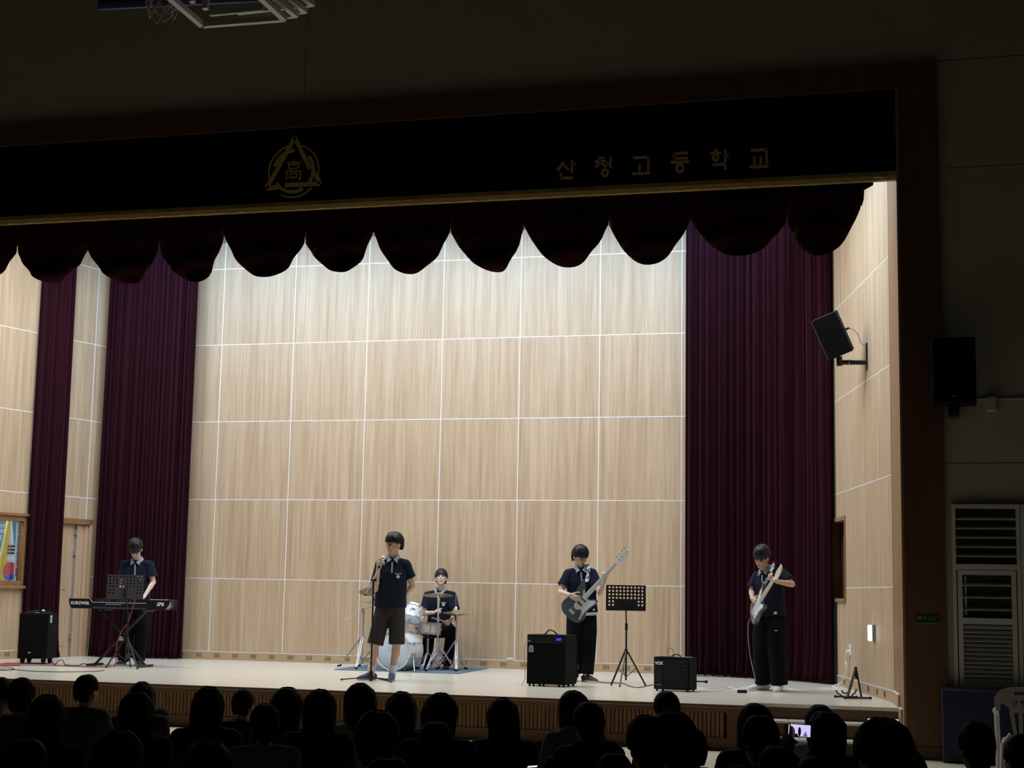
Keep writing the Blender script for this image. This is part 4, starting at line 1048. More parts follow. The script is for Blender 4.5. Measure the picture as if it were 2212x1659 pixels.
bx_ = at(1102, 1423, -.02)
tag(MB().bb((bx_.x-.045, -.024, bx_.z-.014), (bx_.x+.045, -.0125, bx_.z+.014)).build('low_socket', M['white'], bevel=.003), 'small white socket on the back wall baseboard', 'socket')

# ---- right wall fittings
def onR(x, y):
    d = ray(x, y); sl_ = .244
    t_ = (9.10 - sl_*CAMLOC.y - CAMLOC.x)/(d.x + sl_*d.y); return CAMLOC + d*t_
NR = V((-.9715, -.2370, 0)); DR = V((.2370, -.9715, 0))
p0 = onR(1889, 1366)
EL = thing('wall_lamp', 'lit white emergency lamp on the right stage wall', 'wall lamp', p0)
FW = frame(p0, DR, NR)                                     # x along wall to the hall, y up?, z into the stage
upy = 1 if (FW.to_3x3() @ V((0, 1, 0))).z > 0 else -1
MB(FW).bb((-.07, -.10*upy, 0), (.09, .085*upy, .045)).build('housing', mat('lamp_grey', (.30, .31, .33), .5), EL, bevel=.008)
MB(FW).bb((-.08, -.095*upy, .045), (.088, .08*upy, .062)).build('diffuser', mat('lamp_glow', (.92, .96, 1.0), .4, emit=6), EL, bevel=.008)
p0 = onR(1838, 1404); FW = frame(p0, DR, NR)
OU = thing('wall_socket', 'white wall socket with plug on the right stage wall', 'socket', p0)
MB(FW).bb((-.055, -.065, 0), (.055, .065, .014)).build('plate', M['whiteplastic'], OU, bevel=.004)
MB(FW).cyl((-.01, -.02, .012), (-.01, -.02, .055), .02).build('plug', M['whiteplastic'], OU, smooth=True)
q0 = FW @ V((-.01, -.03, .05))
pts = [q0, onR(1834, 1425)+NR*.05, onR(1836, 1440)+NR*.04, onR(1832, 1462)+NR*.05, onR(1830, 1476)+NR*.08, onR(1826, 1482)+NR*.16, atz(1812, 1487)]
pts[-1].z = H+.006; pts[-2].z = H+.01
tag(MB().tube(curve_pts(pts, 5), .007).build('white_cable', M['whitecable'], smooth=True), 'white cable hanging from the wall socket to the floor', 'cable')
# speaker on a swivel arm
pw = onR(1874, 783); yS = pw.y
SPK = thing('wall_speaker', 'tilted black speaker on a swivel arm on the right stage wall', 'loudspeaker', pw)
FW = frame(onR(1874, 770), DR, NR)
MB(FW).bb((-.03, -.16, 0), (.03, .16, .015)).build('wall_plate', M['blackmetal'], SPK)
aend = at(1813, 783, yS)
MB().cyl(pw, aend, .028).build('arm', M['blackmetal'], SPK, smooth=True)
MB().cyl(at(1836, 783, yS), at(1834, 783, yS), .036).build('arm_ring', M['steel'], SPK, smooth=True)
MB().cyl(aend+V((0, 0, -.04)), aend+V((0, 0, .07)), .035).build('swivel', M['blackmetal'], SPK, smooth=True)
cs = [at(1752, 694, yS), at(1803, 672, yS), at(1846, 752, yS), at(1797, 778, yS)]
ctr = (cs[0]+cs[1]+cs[2]+cs[3])/4
ul = (cs[1]-cs[2]).normalized(); us = (cs[1]-cs[0]).normalized()
FS = frame(ctr, us, us.cross(ul)) @ Matrix.Rotation(R(13), 4, 'X')
w_, h_ = (cs[1]-cs[0]).length/2, (cs[1]-cs[2]).length/2
MB(FS @ Matrix.Rotation(R(-6), 4, 'Y')).bb((-w_, -h_, -.14), (w_, h_, .14)).build('cabinet', M['tolex'], SPK, bevel=.008)
MB(FS @ Matrix.Rotation(R(-6), 4, 'Y')).bb((-w_-.012, -h_+.01, -.13), (-w_+.002, h_-.01, .13)).build('grille', mat('grey_grille', (.10, .10, .105), .6), SPK)
MB().cyl(at(1824, 713, yS), at(1834, 708, yS), .013).build('plug', M['black'], SPK, smooth=True)
tag(MB().tube(curve_pts([at(1834, 708, yS), at(1846, 714, yS), at(1856, 728, yS), at(1860, 741, yS), at(1871, 747, yS)], 5), .005).build('speaker_cable', M['greycable'], smooth=True), 'thin grey cable between the tilted wall speaker and its bracket', 'cable')
# plain dark vertical strip beside the right curtain edge
pl0 = onR(1811, 1300); pl1 = onR(1811, 1470)
tag(MB().bb((9.40, -1.42, H), (9.435, -1.36, 1.55)).build('curtain_edge_strip', M['blackmetal']), 'dark vertical strip at the edge of the right curtain', 'post')
# ================================================================== people
def facing(p, az, el=0):
    """unit vector from p: az degrees from 'towards the camera' to the viewer's left, el up"""
    b = V((CAMLOC.x-p.x, CAMLOC.y-p.y, 0)).normalized(); lf = V((b.y, -b.x, 0)) * -1
    lf = V((0, 0, 1)).cross(b) * -1
    d = b*math.cos(R(az)) + lf*math.sin(R(az))
    return (d*math.cos(R(el)) + ZU*math.sin(R(el))).normalized()
def head_frame(c, fwd, roll=0, s=1.0):
    """local x = person's right-hand... any side, y = face forward, z = up"""
    y = V(fwd).normalized(); x = y.cross(ZU).normalized(); z = x.cross(y)
    Mx = Matrix(((x.x, y.x, z.x, c[0]), (x.y, y.y, z.y, c[1]), (x.z, y.z, z.z, c[2]), (0, 0, 0, 1)))
    return Mx @ Matrix.Rotation(R(roll), 4, 'Y') @ Matrix.Scale(s, 4)
def add_head(m, Hm, fine=True):
    k = m.M; m.M = Hm
    m.ell((0, -.008, .030), (.074, .092, .097), nu=20, nv=14)
    m.ell((0, .018, -.045), (.060, .070, .066))
    m.ell((0, .052, -.092), (.030, .028, .026))
    m.loft([(0, .084, .022), (0, .097, -.002), (0, .104, -.022)], [(.008, .008), (.011, .010), (.015, .010)], (1, 0, 0), 10, (1, 1))
    m.ell((0, .080, -.058), (.024, .014, .012))
    m.ell((.030, .074, -.020), (.022, .016, .022)); m.ell((-.030, .074, -.020), (.022, .016, .022))
    m.ell((0, .082, .030), (.052, .012, .010))
    for s in (-1, 1): m.ell((s*.076, -.010, -.012), (.010, .020, .031))
    m.M = k
def add_hair(m, Hm, front=.030, side=-.005, back=-.085, vol=1.0, n=30, seed=1, part=0.0, thick=.020):
    rng = random.Random(seed); k = m.M; m.M = Hm
    m.ell((0, -.014, .062), (.078*vol, .094*vol, .078*vol)); m.ell((0, -.012, .094*vol), (.052, .060, .047*vol))
    rx, ry, rz, cy, cz = .083*vol, .101*vol, .098*vol, -.010, .038
    for i in range(n):
        th = 2*math.pi*i/n + rng.uniform(-.05, .05)
        a = abs((math.degrees(th)+180) % 360-180)
        if a < 48: zh = front + (.012 if part and math.sin(th)*part > 0 else 0)
        elif a < 72: zh = front + (side-front)*(a-48)/24
        elif a < 105: zh = side
        elif a < 130: zh = side + (back-side)*(a-105)/25
        else: zh = back
        zh += rng.uniform(-.010, .008)
        pts = []; rr = []
        top = cz + rz*.96
        for j in range(8):
            t = j/7; z = top + (zh-top)*t
            fac = math.sqrt(max(1-((z-cz)/rz)**2, .02)) if z > cz else 1-.35*min(max((cz-z-.06)/.10, 0), 1)*(1 if back > -.12 else 0)
            fac *= 1 + .02*math.sin(i*2.1+j)
            pts.append((math.sin(th)*rx*fac, math.cos(th)*ry*fac+cy, z)); rr.append(thick*(1-.55*t)*rng.uniform(.85, 1.1))
        m.tube(pts, rr, 7)
    m.M = k
def add_hand(m, wrist, d, nrm, thumb, curl=(35, 40, 30), s=1.0, spread=.0):
    """d wrist->knuckles, nrm palm normal (fingers curl that way), thumb = side vector of the thumb"""
    d = V(d).normalized(); nrm = (V(nrm)-d*V(nrm).dot(d)).normalized(); sd = d.cross(nrm)
    if sd.dot(V(thumb)) < 0: sd = -sd
    kn = wrist + d*.088*s
    m.loft([wrist-d*.01, wrist+d*.03*s, kn], [(.026*s, .018*s), (.037*s, .016*s), (.040*s, .014*s)], sd, 12, (1, 1))
    for i, (ln, off) in enumerate(((.92, .030), (1.03, .010), (.96, -.010), (.76, -.029))):
        p = kn + sd*off*s - d*(.004 if i in (1, 2) else .010)*s; dd = d.copy(); ang = 0
        for j, (L, c) in enumerate(zip((.042, .027, .022), curl)):
            ang += c; dd = (d*math.cos(R(ang)) + nrm*math.sin(R(ang)) + sd*off*spread).normalized()
            q = p + dd*L*ln*s; m.limb(p, q, (.0098-.0008*j)*s, (.0092-.001*j)*s, 8); p = q
    p = wrist + d*.025*s + sd*.026*s; dd = (d*.62+sd*.62+nrm*.35).normalized()
    for L, r_, b in ((.040, .0125, .3), (.032, .0105, .5), (.024, .0095, .5)):
        q = p + dd*L*s; m.limb(p, q, r_*s, r_*.93*s, 8); p = q; dd = (dd + nrm*b*.5 + d*.15 - sd*.12).normalized()
def shoe(parent, ankle, toe_dir, mt, sole_mt, ln=.27, nm='shoe', zf=H):
    d = V((toe_dir[0], toe_dir[1], 0)).normalized(); sd = V((-d.y, d.x, 0))
    a = V((ankle.x, ankle.y, zf)); he = a - d*.07
    m = MB(); L = ln
    pts = [he + d*t*L + ZU*h for t, h in ((0, .045), (.15, .055), (.35, .052), (.6, .040), (.85, .032), (1, .026))]
    m.loft(pts, [(.026, .030), (.034, .048), (.037, .044), (.043, .030), (.040, .022), (.022, .014)], sd, 14, (1, 1))
    o = m.build(nm, mt, parent, remesh=.007, it=3)
    m = MB()
    pts = [he + d*t*L + ZU*.011 for t in (0, .15, .4, .65, .88, 1.02)]
    m.loft(pts, [(.028, .011), (.036, .011), (.037, .011), (.046, .011), (.042, .011), (.022, .011)], sd, 14, (.5, .5))
    m.build('sole', sole_mt, o, smooth=True)
    return o
def polo_trim(sh, shirt, neck, chest_c, fwd, side, up, s=1.0, badge=True, name=True, flaps=True):
    """collar, placket, badge and name stitching; fwd out of the chest"""
    m = MB()
    c = neck
    n = 22; vs = []; fs = []
    for i in range(n+1):
        t = R(35+290*i/n); e = fwd*math.cos(t) + side*math.sin(t)
        rise = .012 - .030*max(math.cos(t), 0)
        for (r_, z) in ((.060, .040+rise), (.068, .044+rise), (.090, -.002+rise*1.2), (.084, -.010+rise*1.2)):
            vs.append(c + e*r_*s + up*z*s)
    for i in range(n):
        for k in range(4): fs.append((i*4+k, i*4+(k+1) % 4, (i+1)*4+(k+1) % 4, (i+1)*4+k))
    fs += [(0, 1, 2, 3), tuple(n*4+k for k in (3, 2, 1, 0))]
    for sg in (-1, 1):
        p0 = c + fwd*.066*s + side*sg*.030*s + up*.018*s
        a = c + fwd*.052*s + side*sg*.066*s + up*.030*s
        b = c + fwd*.090*s + side*sg*.012*s - up*.020*s
        q = c + fwd*.100*s + side*sg*.062*s - up*.058*s
        o_ = len(vs); th = fwd*.008 + up*.006
        vs += [a, b, q, a+th, b+th, q+th]
        fs += [(o_, o_+1, o_+2), (o_+5, o_+4, o_+3), (o_, o_+3, o_+4, o_+1), (o_+1, o_+4, o_+5, o_+2), (o_+2, o_+5, o_+3, o_)]
    m.add(vs, fs).build('collar', M['collar'], shirt, smooth=True)
    p = c + fwd*.102*s - up*.045*s
    q = chest_c
    MB().bar(p, p+(q-p)*1.0, .020*s, .006, fwd).build('placket', M['collar'], shirt)

def person(spec, name='person'):
    J = spec['J']; s = spec.get('s', 1.0)
    base = V((J['pel'].x, J['pel'].y, spec.get('zf', H)))
    sk = spec.get('skin', M['skin'])
    side = (J['shR']-J['shL']).normalized()                  # towards the viewer's right
    up = (J['neck']-J['pel']).normalized()
    fwd = side.cross(up).normalized()                        # out of the chest
    if fwd.dot(CAMLOC-J['pel']) < 0 and not spec.get('back'): fwd = -fwd
    Hm = head_frame(J['head'], spec['face'], spec.get('roll', 0), s*spec.get('hs', 1.0))
    # ---- body: one continuous skin surface
    m = MB()
    add_head(m, Hm)
    hb_ = Hm @ V((0, -.012, -.06))
    m.loft([J['neck']-up*.03, J['neck']+(hb_-J['neck'])*.5, hb_], [(.060*s, .056*s), (.052*s, .052*s), (.050*s, .056*s)], side, 14, (0, 1))
    pel, nk = J['pel'], J['neck']
    m.loft([pel-up*.06, pel+up*.10, pel.lerp(nk, .5), pel.lerp(nk, .80), nk-up*.02], [(.145*s, .095*s), (.135*s, .085*s), (.14*s, .09*s), (.14*s, .08*s), (.06*s, .05*s)], side, 18, (1, 0))
    for q in 'LR':
        m.limb(J['sh'+q], J['el'+q], .044*s, .037*s); m.limb(J['el'+q], J['wr'+q], .037*s, .025*s)
        ext = J['el'+q].lerp(J['wr'+q], .3); m.ell(ext, (.038*s, .038*s, .038*s))
        hd = spec['hand'+q]
        add_hand(m, J['wr'+q], hd[0], hd[1], hd[2], hd[3] if len(hd) > 3 else (35, 40, 30), s)
        m.limb(J['hip'+q], J['kn'+q], .078*s, .054*s); m.limb(J['kn'+q], J['an'+q], .052*s, .036*s)
        cf = J['kn'+q].lerp(J['an'+q], .28); m.ell(cf + V((0, .01, 0)), (.053*s, .056*s, .09*s))
    body = m.build(name, sk, org=base, remesh=spec.get('vox', .0065), it=3)
    tag(body, spec['label'], 'person', spec.get('group'))
    # face details
    if spec.get('facial', True):
        for sg in (-1, 1):
            MB(Hm).ell((sg*.031, .084, .004), (.013, .006, .0045), nu=10, nv=6).build('eye', M['eye'], body, smooth=True)
        MB(Hm).ell((0, .0925, -.060), (.022, .006, .006), nu=12, nv=6).build('mouth', M['lip'], body, smooth=True)
        for sg in (-1, 1):
            MB(Hm).ell((sg*.032, .088, .024), (.019, .005, .004), nu=10, nv=6).build('eyebrow', M['hair'], body, smooth=True)
    hr = MB(); add_hair(hr, Hm, seed=spec.get('seed', 1), **spec.get('hair', {}))
    hr.build('hair', M['hair'], body, remesh=.006, it=2)
    if spec.get('glasses'):
        g = MB(Hm)
        for sg in (-1, 1):
            g.torus((sg*.031, .0915, .002), (0, 1, 0), .020, .0018, 20, 5)
            g.tube([(sg*.050, .090, .006), (sg*.076, .05, .006), (sg*.080, -.01, .002)], .0016, 5)
        g.tube([(-.012, .093, .006), (0, .098, .008), (.012, .093, .006)], .0016, 5)
        g.build('glasses', M['glass_frame'], body)
    # ---- shirt
    m = MB(); w = spec.get('shirt_w', 1.0)
    hem = J.get('hem', pel - up*.06)
    ax = nk-hem
    m.loft([hem, hem+ax*.18, hem+ax*.45, hem+ax*.70, hem+ax*.86, hem+ax*.95, nk+up*.012],
           [(.186*s*w, .128*s*w), (.178*s*w, .122*s*w), (.178*s*w, .118*s*w), (.182*s*w, .116*s*w), (.165*s, .095*s), (.118*s, .076*s), (.066*s, .060*s)], side, 24)
    sc = J['shL'].lerp(J['shR'], .5)
    for q in 'LR':
        a = J['sh'+q]; e = J['el'+q]; sl_ = spec.get('sleeve', .60)
        m.loft([nk.lerp(a, .45)-up*.015, a+(a-e).normalized()*.0], [(.060*s, .060*s), (.066*s, .066*s)], fwd, 14, (1, 1))
        en = a.lerp(e, sl_)
        sd_ = fwd
        m.loft([a, a.lerp(en, .5), en], [(.068*s, .068*s), (.072*s, .070*s), (.076*s, .074*s)], sd_, 16, (1, 0))
    shirt = m.build('polo_shirt', spec.get('shirt', M['navy']), body, remesh=.009, it=4)
    for q in 'LR':
        a = J['sh'+q]; e = J['el'+q]; en = a.lerp(e, spec.get('sleeve', .60)); d_ = (e-a).normalized()
        MB().loft([en-d_*.014, en+d_*.004], [(.078*s, .076*s), (.0785*s, .0765*s)], fwd, 18).build('cuff', spec.get('shirt', M['navy']), shirt, smooth=True)
    polo_trim(None, shirt, nk + fwd*.008, hem+ax*spec.get('plk', .70)+fwd*.119*s, fwd, side, up, s)
    if spec.get('badge', True):
        bc_ = hem+ax*.62+fwd*.1215*s*w+side*spec.get('badge_x', .072)*s
        MB().lathe([(.022, 0), (.022, .005), (.018, .007)], bc_, fwd, 18).build('badge', M['badge'], shirt, smooth=True)
        nm_ = hem+ax*.68+fwd*.119*s+side*spec.get('badge_x', .072)*s
        for kk in range(3):
            MB().bar(nm_+side*(kk-1)*.025-side*.009, nm_+side*(kk-1)*.025+side*.008, .012, .012, up).build('name_stitching', M['thread'], shirt)
    # ---- trousers / shorts
    m = MB(); pw = spec.get('leg_w', 1.0); tl = spec.get('trouser_to', .97)
    m.loft([hem-up*.03, hem+up*.06], [(.165*s, .115*s), (.160*s, .11*s)], side, 20, (1, 0))
    m.ell(pel-up*.04, (.155*s, .125*s, .12*s), Matrix((side, fwd, up)).transposed())
    for q in 'LR':
        hp, kn, an = J['hip'+q], J['kn'+q], J['an'+q]
        if spec.get('shorts'):
            en = hp.lerp(kn, spec['shorts'])
            m.loft([hp+up*.02, hp.lerp(en, .5), en], [(.096*s, .105*s), (.096*s, .104*s), (.097*s, .108*s)], side, 18, (1, 0))
        else:
            en = kn.lerp(an, tl)
            m.loft([hp+up*.02, hp.lerp(kn, .5), kn, kn.lerp(en, .5), en], [(.096*s*min(pw, 1.05), .105*s*min(pw, 1.0)), (.092*s*pw, .098*s*pw), (.084*s*pw, .090*s*pw), (.080*s*pw, .084*s*pw), (.078*s*pw, .086*s*pw)], side, 18, (1, 0))
    m.build('shorts' if spec.get('shorts') else 'trousers', spec.get('pants', M['blackcloth']), body, remesh=.010, it=4)
    for q in 'LR':
        if spec.get('sock'):
            an = J['an'+q]; MB().loft([an.lerp(J['kn'+q], .30), an.lerp(J['kn'+q], .1), V((an.x, an.y, H+.05))], [(.047*s, .047*s), (.044*s, .044*s), (.045*s, .048*s)], (1, 0, 0), 14).build('sock', M['sock'], body, smooth=True)
        shoe(body, J['an'+q], spec['toe'+q], spec['shoe'], spec.get('sole', M['sole']), spec.get('shoe_len', .27), zf=spec.get('zf', H))
    return body, shirt, dict(fwd=fwd, side=side, up=up)
M['glass_frame'] = mat('glasses_frame', (.30, .28, .26), .35, .5)
M['whiteshoe'] = mat('white_shoe', (.78, .79, .80), .5)
M['darkshoe'] = mat('dark_grey_shoe', (.05, .05, .055), .8)
M['whitesole'] = mat('white_sole', (.68, .66, .60), .6)

def mid(a, b, t=.5): return a.lerp(b, t)

# ---- the singer
Y0 = -3.74
P = lambda x, y, dy=0: at(x, y, Y0+dy)
J = dict(head=P(851, 1177, -.02), neck=P(848, 1206, .02), shL=P(822, 1220, -.04), shR=P(876, 1220, .06), elL=P(811, 1273, -.10), elR=P(891, 1265, .16),
         wrL=P(817, 1229, -.30), wrR=P(874, 1286, .24), pel=P(842, 1308, .02), hem=P(843, 1311, .02), hipL=P(828, 1318, -.01), hipR=P(858, 1318, .04),
         knL=P(811, 1390, -.05), knR=P(857, 1390, .02), anL=P(801, 1455, .03), anR=P(847, 1456, .02))
sg_body, sg_shirt, sgf = person(dict(label='person in navy polo shirt and dark knee shorts singing at the microphone', J=J, face=facing(J['head'], 48, -2),
    handL=(P(822, 1214, -.33)-J['wrL'], V((.3, .75, .1)), V((-.2, -.4, .6)), (60, 65, 40)), handR=(V((-.9, .1, -.1)), V((0, .6, .4)), V((0, 0, 1)), (25, 30, 25)),
    hair=dict(front=.030, side=.022, back=-.050, vol=1.13, part=1), glasses=True, shorts=1.03, pants=M['short'], sock=True, shoe=M['bluecanvas'], sole=M['sole'],
    toeL=facing(J['anL'], 50), toeR=facing(J['anR'], 2), sleeve=.58, seed=2, shirt_w=1.05, badge_x=.075, s=1.03))

# ---- the keyboard player
Y0 = -2.32
P = lambda x, y, dy=0: at(x, y, Y0+dy)
J = dict(head=P(293, 1187, -.07), neck=P(297, 1211, .0), shL=P(270, 1220, -.03), shR=P(323, 1221, .04), elL=P(262, 1265, -.02), elR=P(331, 1258, .03),
         wrL=P(269, 1289, -.24), wrR=P(312, 1288, -.20), pel=P(296, 1308, .06), hem=P(297, 1312, .05), hipL=P(283, 1318, .05), hipR=P(309, 1318, .08),
         knL=P(275, 1378, .0), knR=P(306, 1378, .03), anL=P(266, 1428, .06), anR=P(300, 1429, .02))
person(dict(label='person in navy polo and black trousers playing the keyboard with bowed head', J=J, face=facing(J['head'], 4, -38), roll=6,
    handL=(facing(J['wrL'], 10, -12), V((0, 0, -1)), V((1, 0, 0)), (18, 35, 25)), handR=(facing(J['wrR'], 20, -12), V((0, 0, -1)), V((-1, 0, 0)), (18, 35, 25)),
    hair=dict(front=.022, side=.024, back=-.055, vol=1.1), hs=1.05, glasses=True, shoe=M['darkshoe'], sole=M['whitesole'], toeL=facing(J['anL'], 20), toeR=facing(J['anR'], -8), leg_w=1.05, sleeve=.66, seed=4, shirt_w=1.02, skin=M['skin2']))

# ---- the bass player
Y0 = -2.62
P = lambda x, y, dy=0: at(x, y, Y0+dy)
J = dict(head=P(1253, 1203, -.03), neck=P(1254, 1228, .02), shL=P(1228, 1240, -.02), shR=P(1279, 1239, .06), elL=P(1210, 1279, -.12), elR=P(1296, 1281, -.14),
         wrL=P(1231, 1285, -.33), wrR=P(1305, 1256, -.29), pel=P(1257, 1320, .04), hem=P(1259, 1324, .03), hipL=P(1241, 1332, .02), hipR=P(1272, 1331, .07),
         knL=P(1240, 1392, -.02), knR=P(1272, 1392, .03), anL=P(1240, 1456, .05), anR=P(1267, 1458, .02))
bs_body, bs_shirt, bsf = person(dict(label='person in navy polo over white T-shirt playing a bass guitar', J=J, face=facing(J['head'], -36, -22),
    handL=(P(1246, 1293, -.345)-J['wrL'], V((0, .9, .2)), V((.2, -.5, .8)), (30, 45, 35)), handR=(P(1311, 1239, -.31)-J['wrR'], V((-.75, -.5, .1)), V((-.4, .3, .7)), (50, 65, 45)),
    hair=dict(front=.018, side=-.004, back=-.085, vol=1.09, part=-1), glasses=True, shoe=M['darkshoe'], sole=M['whitesole'], toeL=facing(J['anL'], 20), toeR=facing(J['anR'], -40), leg_w=1.12, sleeve=.62, seed=6, badge=False, shirt_w=1.04, skin=M['skin2'], plk=.72))
hm = J['hem']
MB().loft([hm-bsf['up']*.030, hm+bsf['up']*.01], [(.180, .128), (.184, .130)], bsf['side'], 24).build('white_undershirt', M['thread'], bs_body, smooth=True)
MB().box(tuple(P(1283, 1317, -.10)), (.022, .01, .022)).build('white_tag', M['thread'], bs_shirt)

# ---- the guitar player
Y0 = -3.22
P = lambda x, y, dy=0: at(x, y, Y0+dy)
J = dict(head=P(1645, 1204, -.10), neck=P(1657, 1232, .0), shL=P(1636, 1246, .06), shR=P(1687, 1238, -.10), elL=P(1624, 1277, .02), elR=P(1711, 1262, -.20),
         wrL=P(1625, 1294, -.16), wrR=P(1677, 1256, -.42), pel=P(1664, 1324, .04), hem=P(1664, 1330, .03), hipL=P(1648, 1336, .06), hipR=P(1680, 1336, -.01),
         knL=P(1646, 1405, .0), knR=P(1678, 1406, -.08), anL=P(1649, 1478, .10), anR=P(1684, 1482, -.06))
gt_body, gt_shirt, gtf = person(dict(label='person in navy polo, wide black trousers and white shoes playing an electric guitar', J=J, face=facing(J['head'], 28, -30), roll=-14,
    handL=(P(1634, 1300, -.24)-J['wrL'], V((.2, .8, .1)), V((.3, -.4, .7)), (30, 40, 30)), handR=(P(1668, 1252, -.47)-J['wrR'], V((-.3, -.2, .8)), V((-.2, -.8, .5)), (40, 55, 40)),
    hair=dict(front=.018, side=.024, back=-.055, vol=1.1), shoe=M['whiteshoe'], sole=M['whitesole'], toeL=facing(J['anL'], 62), toeR=facing(J['anR'], 15), leg_w=1.26, sleeve=.72, seed=8, badge=False, shirt_w=1.13))
MB().box(tuple(P(1675, 1324, -.13)), (.036, .012, .030)).build('white_patch', M['thread'], gt_shirt, bevel=.003)
MB().box(tuple(P(1676, 1362, -.16)), (.036, .012, .010)).build('trouser_label', M['thread'], gt_body)

# ---- the drummer
Y0 = -.58
P = lambda x, y, dy=0: at(x, y, Y0+dy)
J = dict(head=P(953, 1250, -.02), neck=P(951, 1276, .02), shL=P(924, 1287, .0), shR=P(977, 1287, .06), elL=P(916, 1325, -.10), elR=P(984, 1326, -.06),
         wrL=P(938, 1323, -.30), wrR=P(974, 1340, -.28), pel=P(949, 1352, .08), hem=P(949, 1350, .06), hipL=P(936, 1357, .04), hipR=P(961, 1357, .08),
         knL=P(927, 1366, -.34), knR=P(976, 1362, -.34), anL=P(921, 1436, -.30), anR=P(966, 1437, -.22))
dr_body, dr_shirt, drf = person(dict(label='person in navy polo seated behind the drum kit holding drumsticks', J=J, face=facing(J['head'], 3, 20), roll=0,
    handL=(P(946, 1317, -.36)-J['wrL'], V((.2, .5, -.6)), V((0, -.3, .9)), (55, 65, 40)), handR=(P(966, 1344, -.38)-J['wrR'], V((-.2, .4, -.8)), V((0, -.3, .9)), (55, 65, 40)),
    hair=dict(front=.026, side=.022, back=-.05, vol=1.06), shoe=M['black'], sole=M['black'], toeL=facing(J['anL'], 10), toeR=facing(J['anR'], 10), leg_w=1.02, sleeve=.72, seed=10, skin=M['skin2'], s=.97, zf=RZ, badge_x=.07))
def stick(label, a, b):
    t = thing('drumstick', label, 'drumstick', a, 'drumsticks')
    MB().cyl(a, a.lerp(b, .9), .0085, .006, 8).build('shaft', mat('stick_wood', (.60, .46, .30), .5), t, smooth=True)
    MB().ell(b.lerp(a, .07), (.007, .007, .010), nu=8, nv=6).build('tip', mat('stick_tip', (.60, .46, .30), .5), t, smooth=True)
stick('wooden drumstick pointing left in the right-hand side fist of the drummer', P(968, 1344, -.36), P(931, 1334, -.50))
stick('wooden drumstick held upright in the left-hand side fist of the drummer', P(946, 1330, -.36), P(950, 1292, -.42))

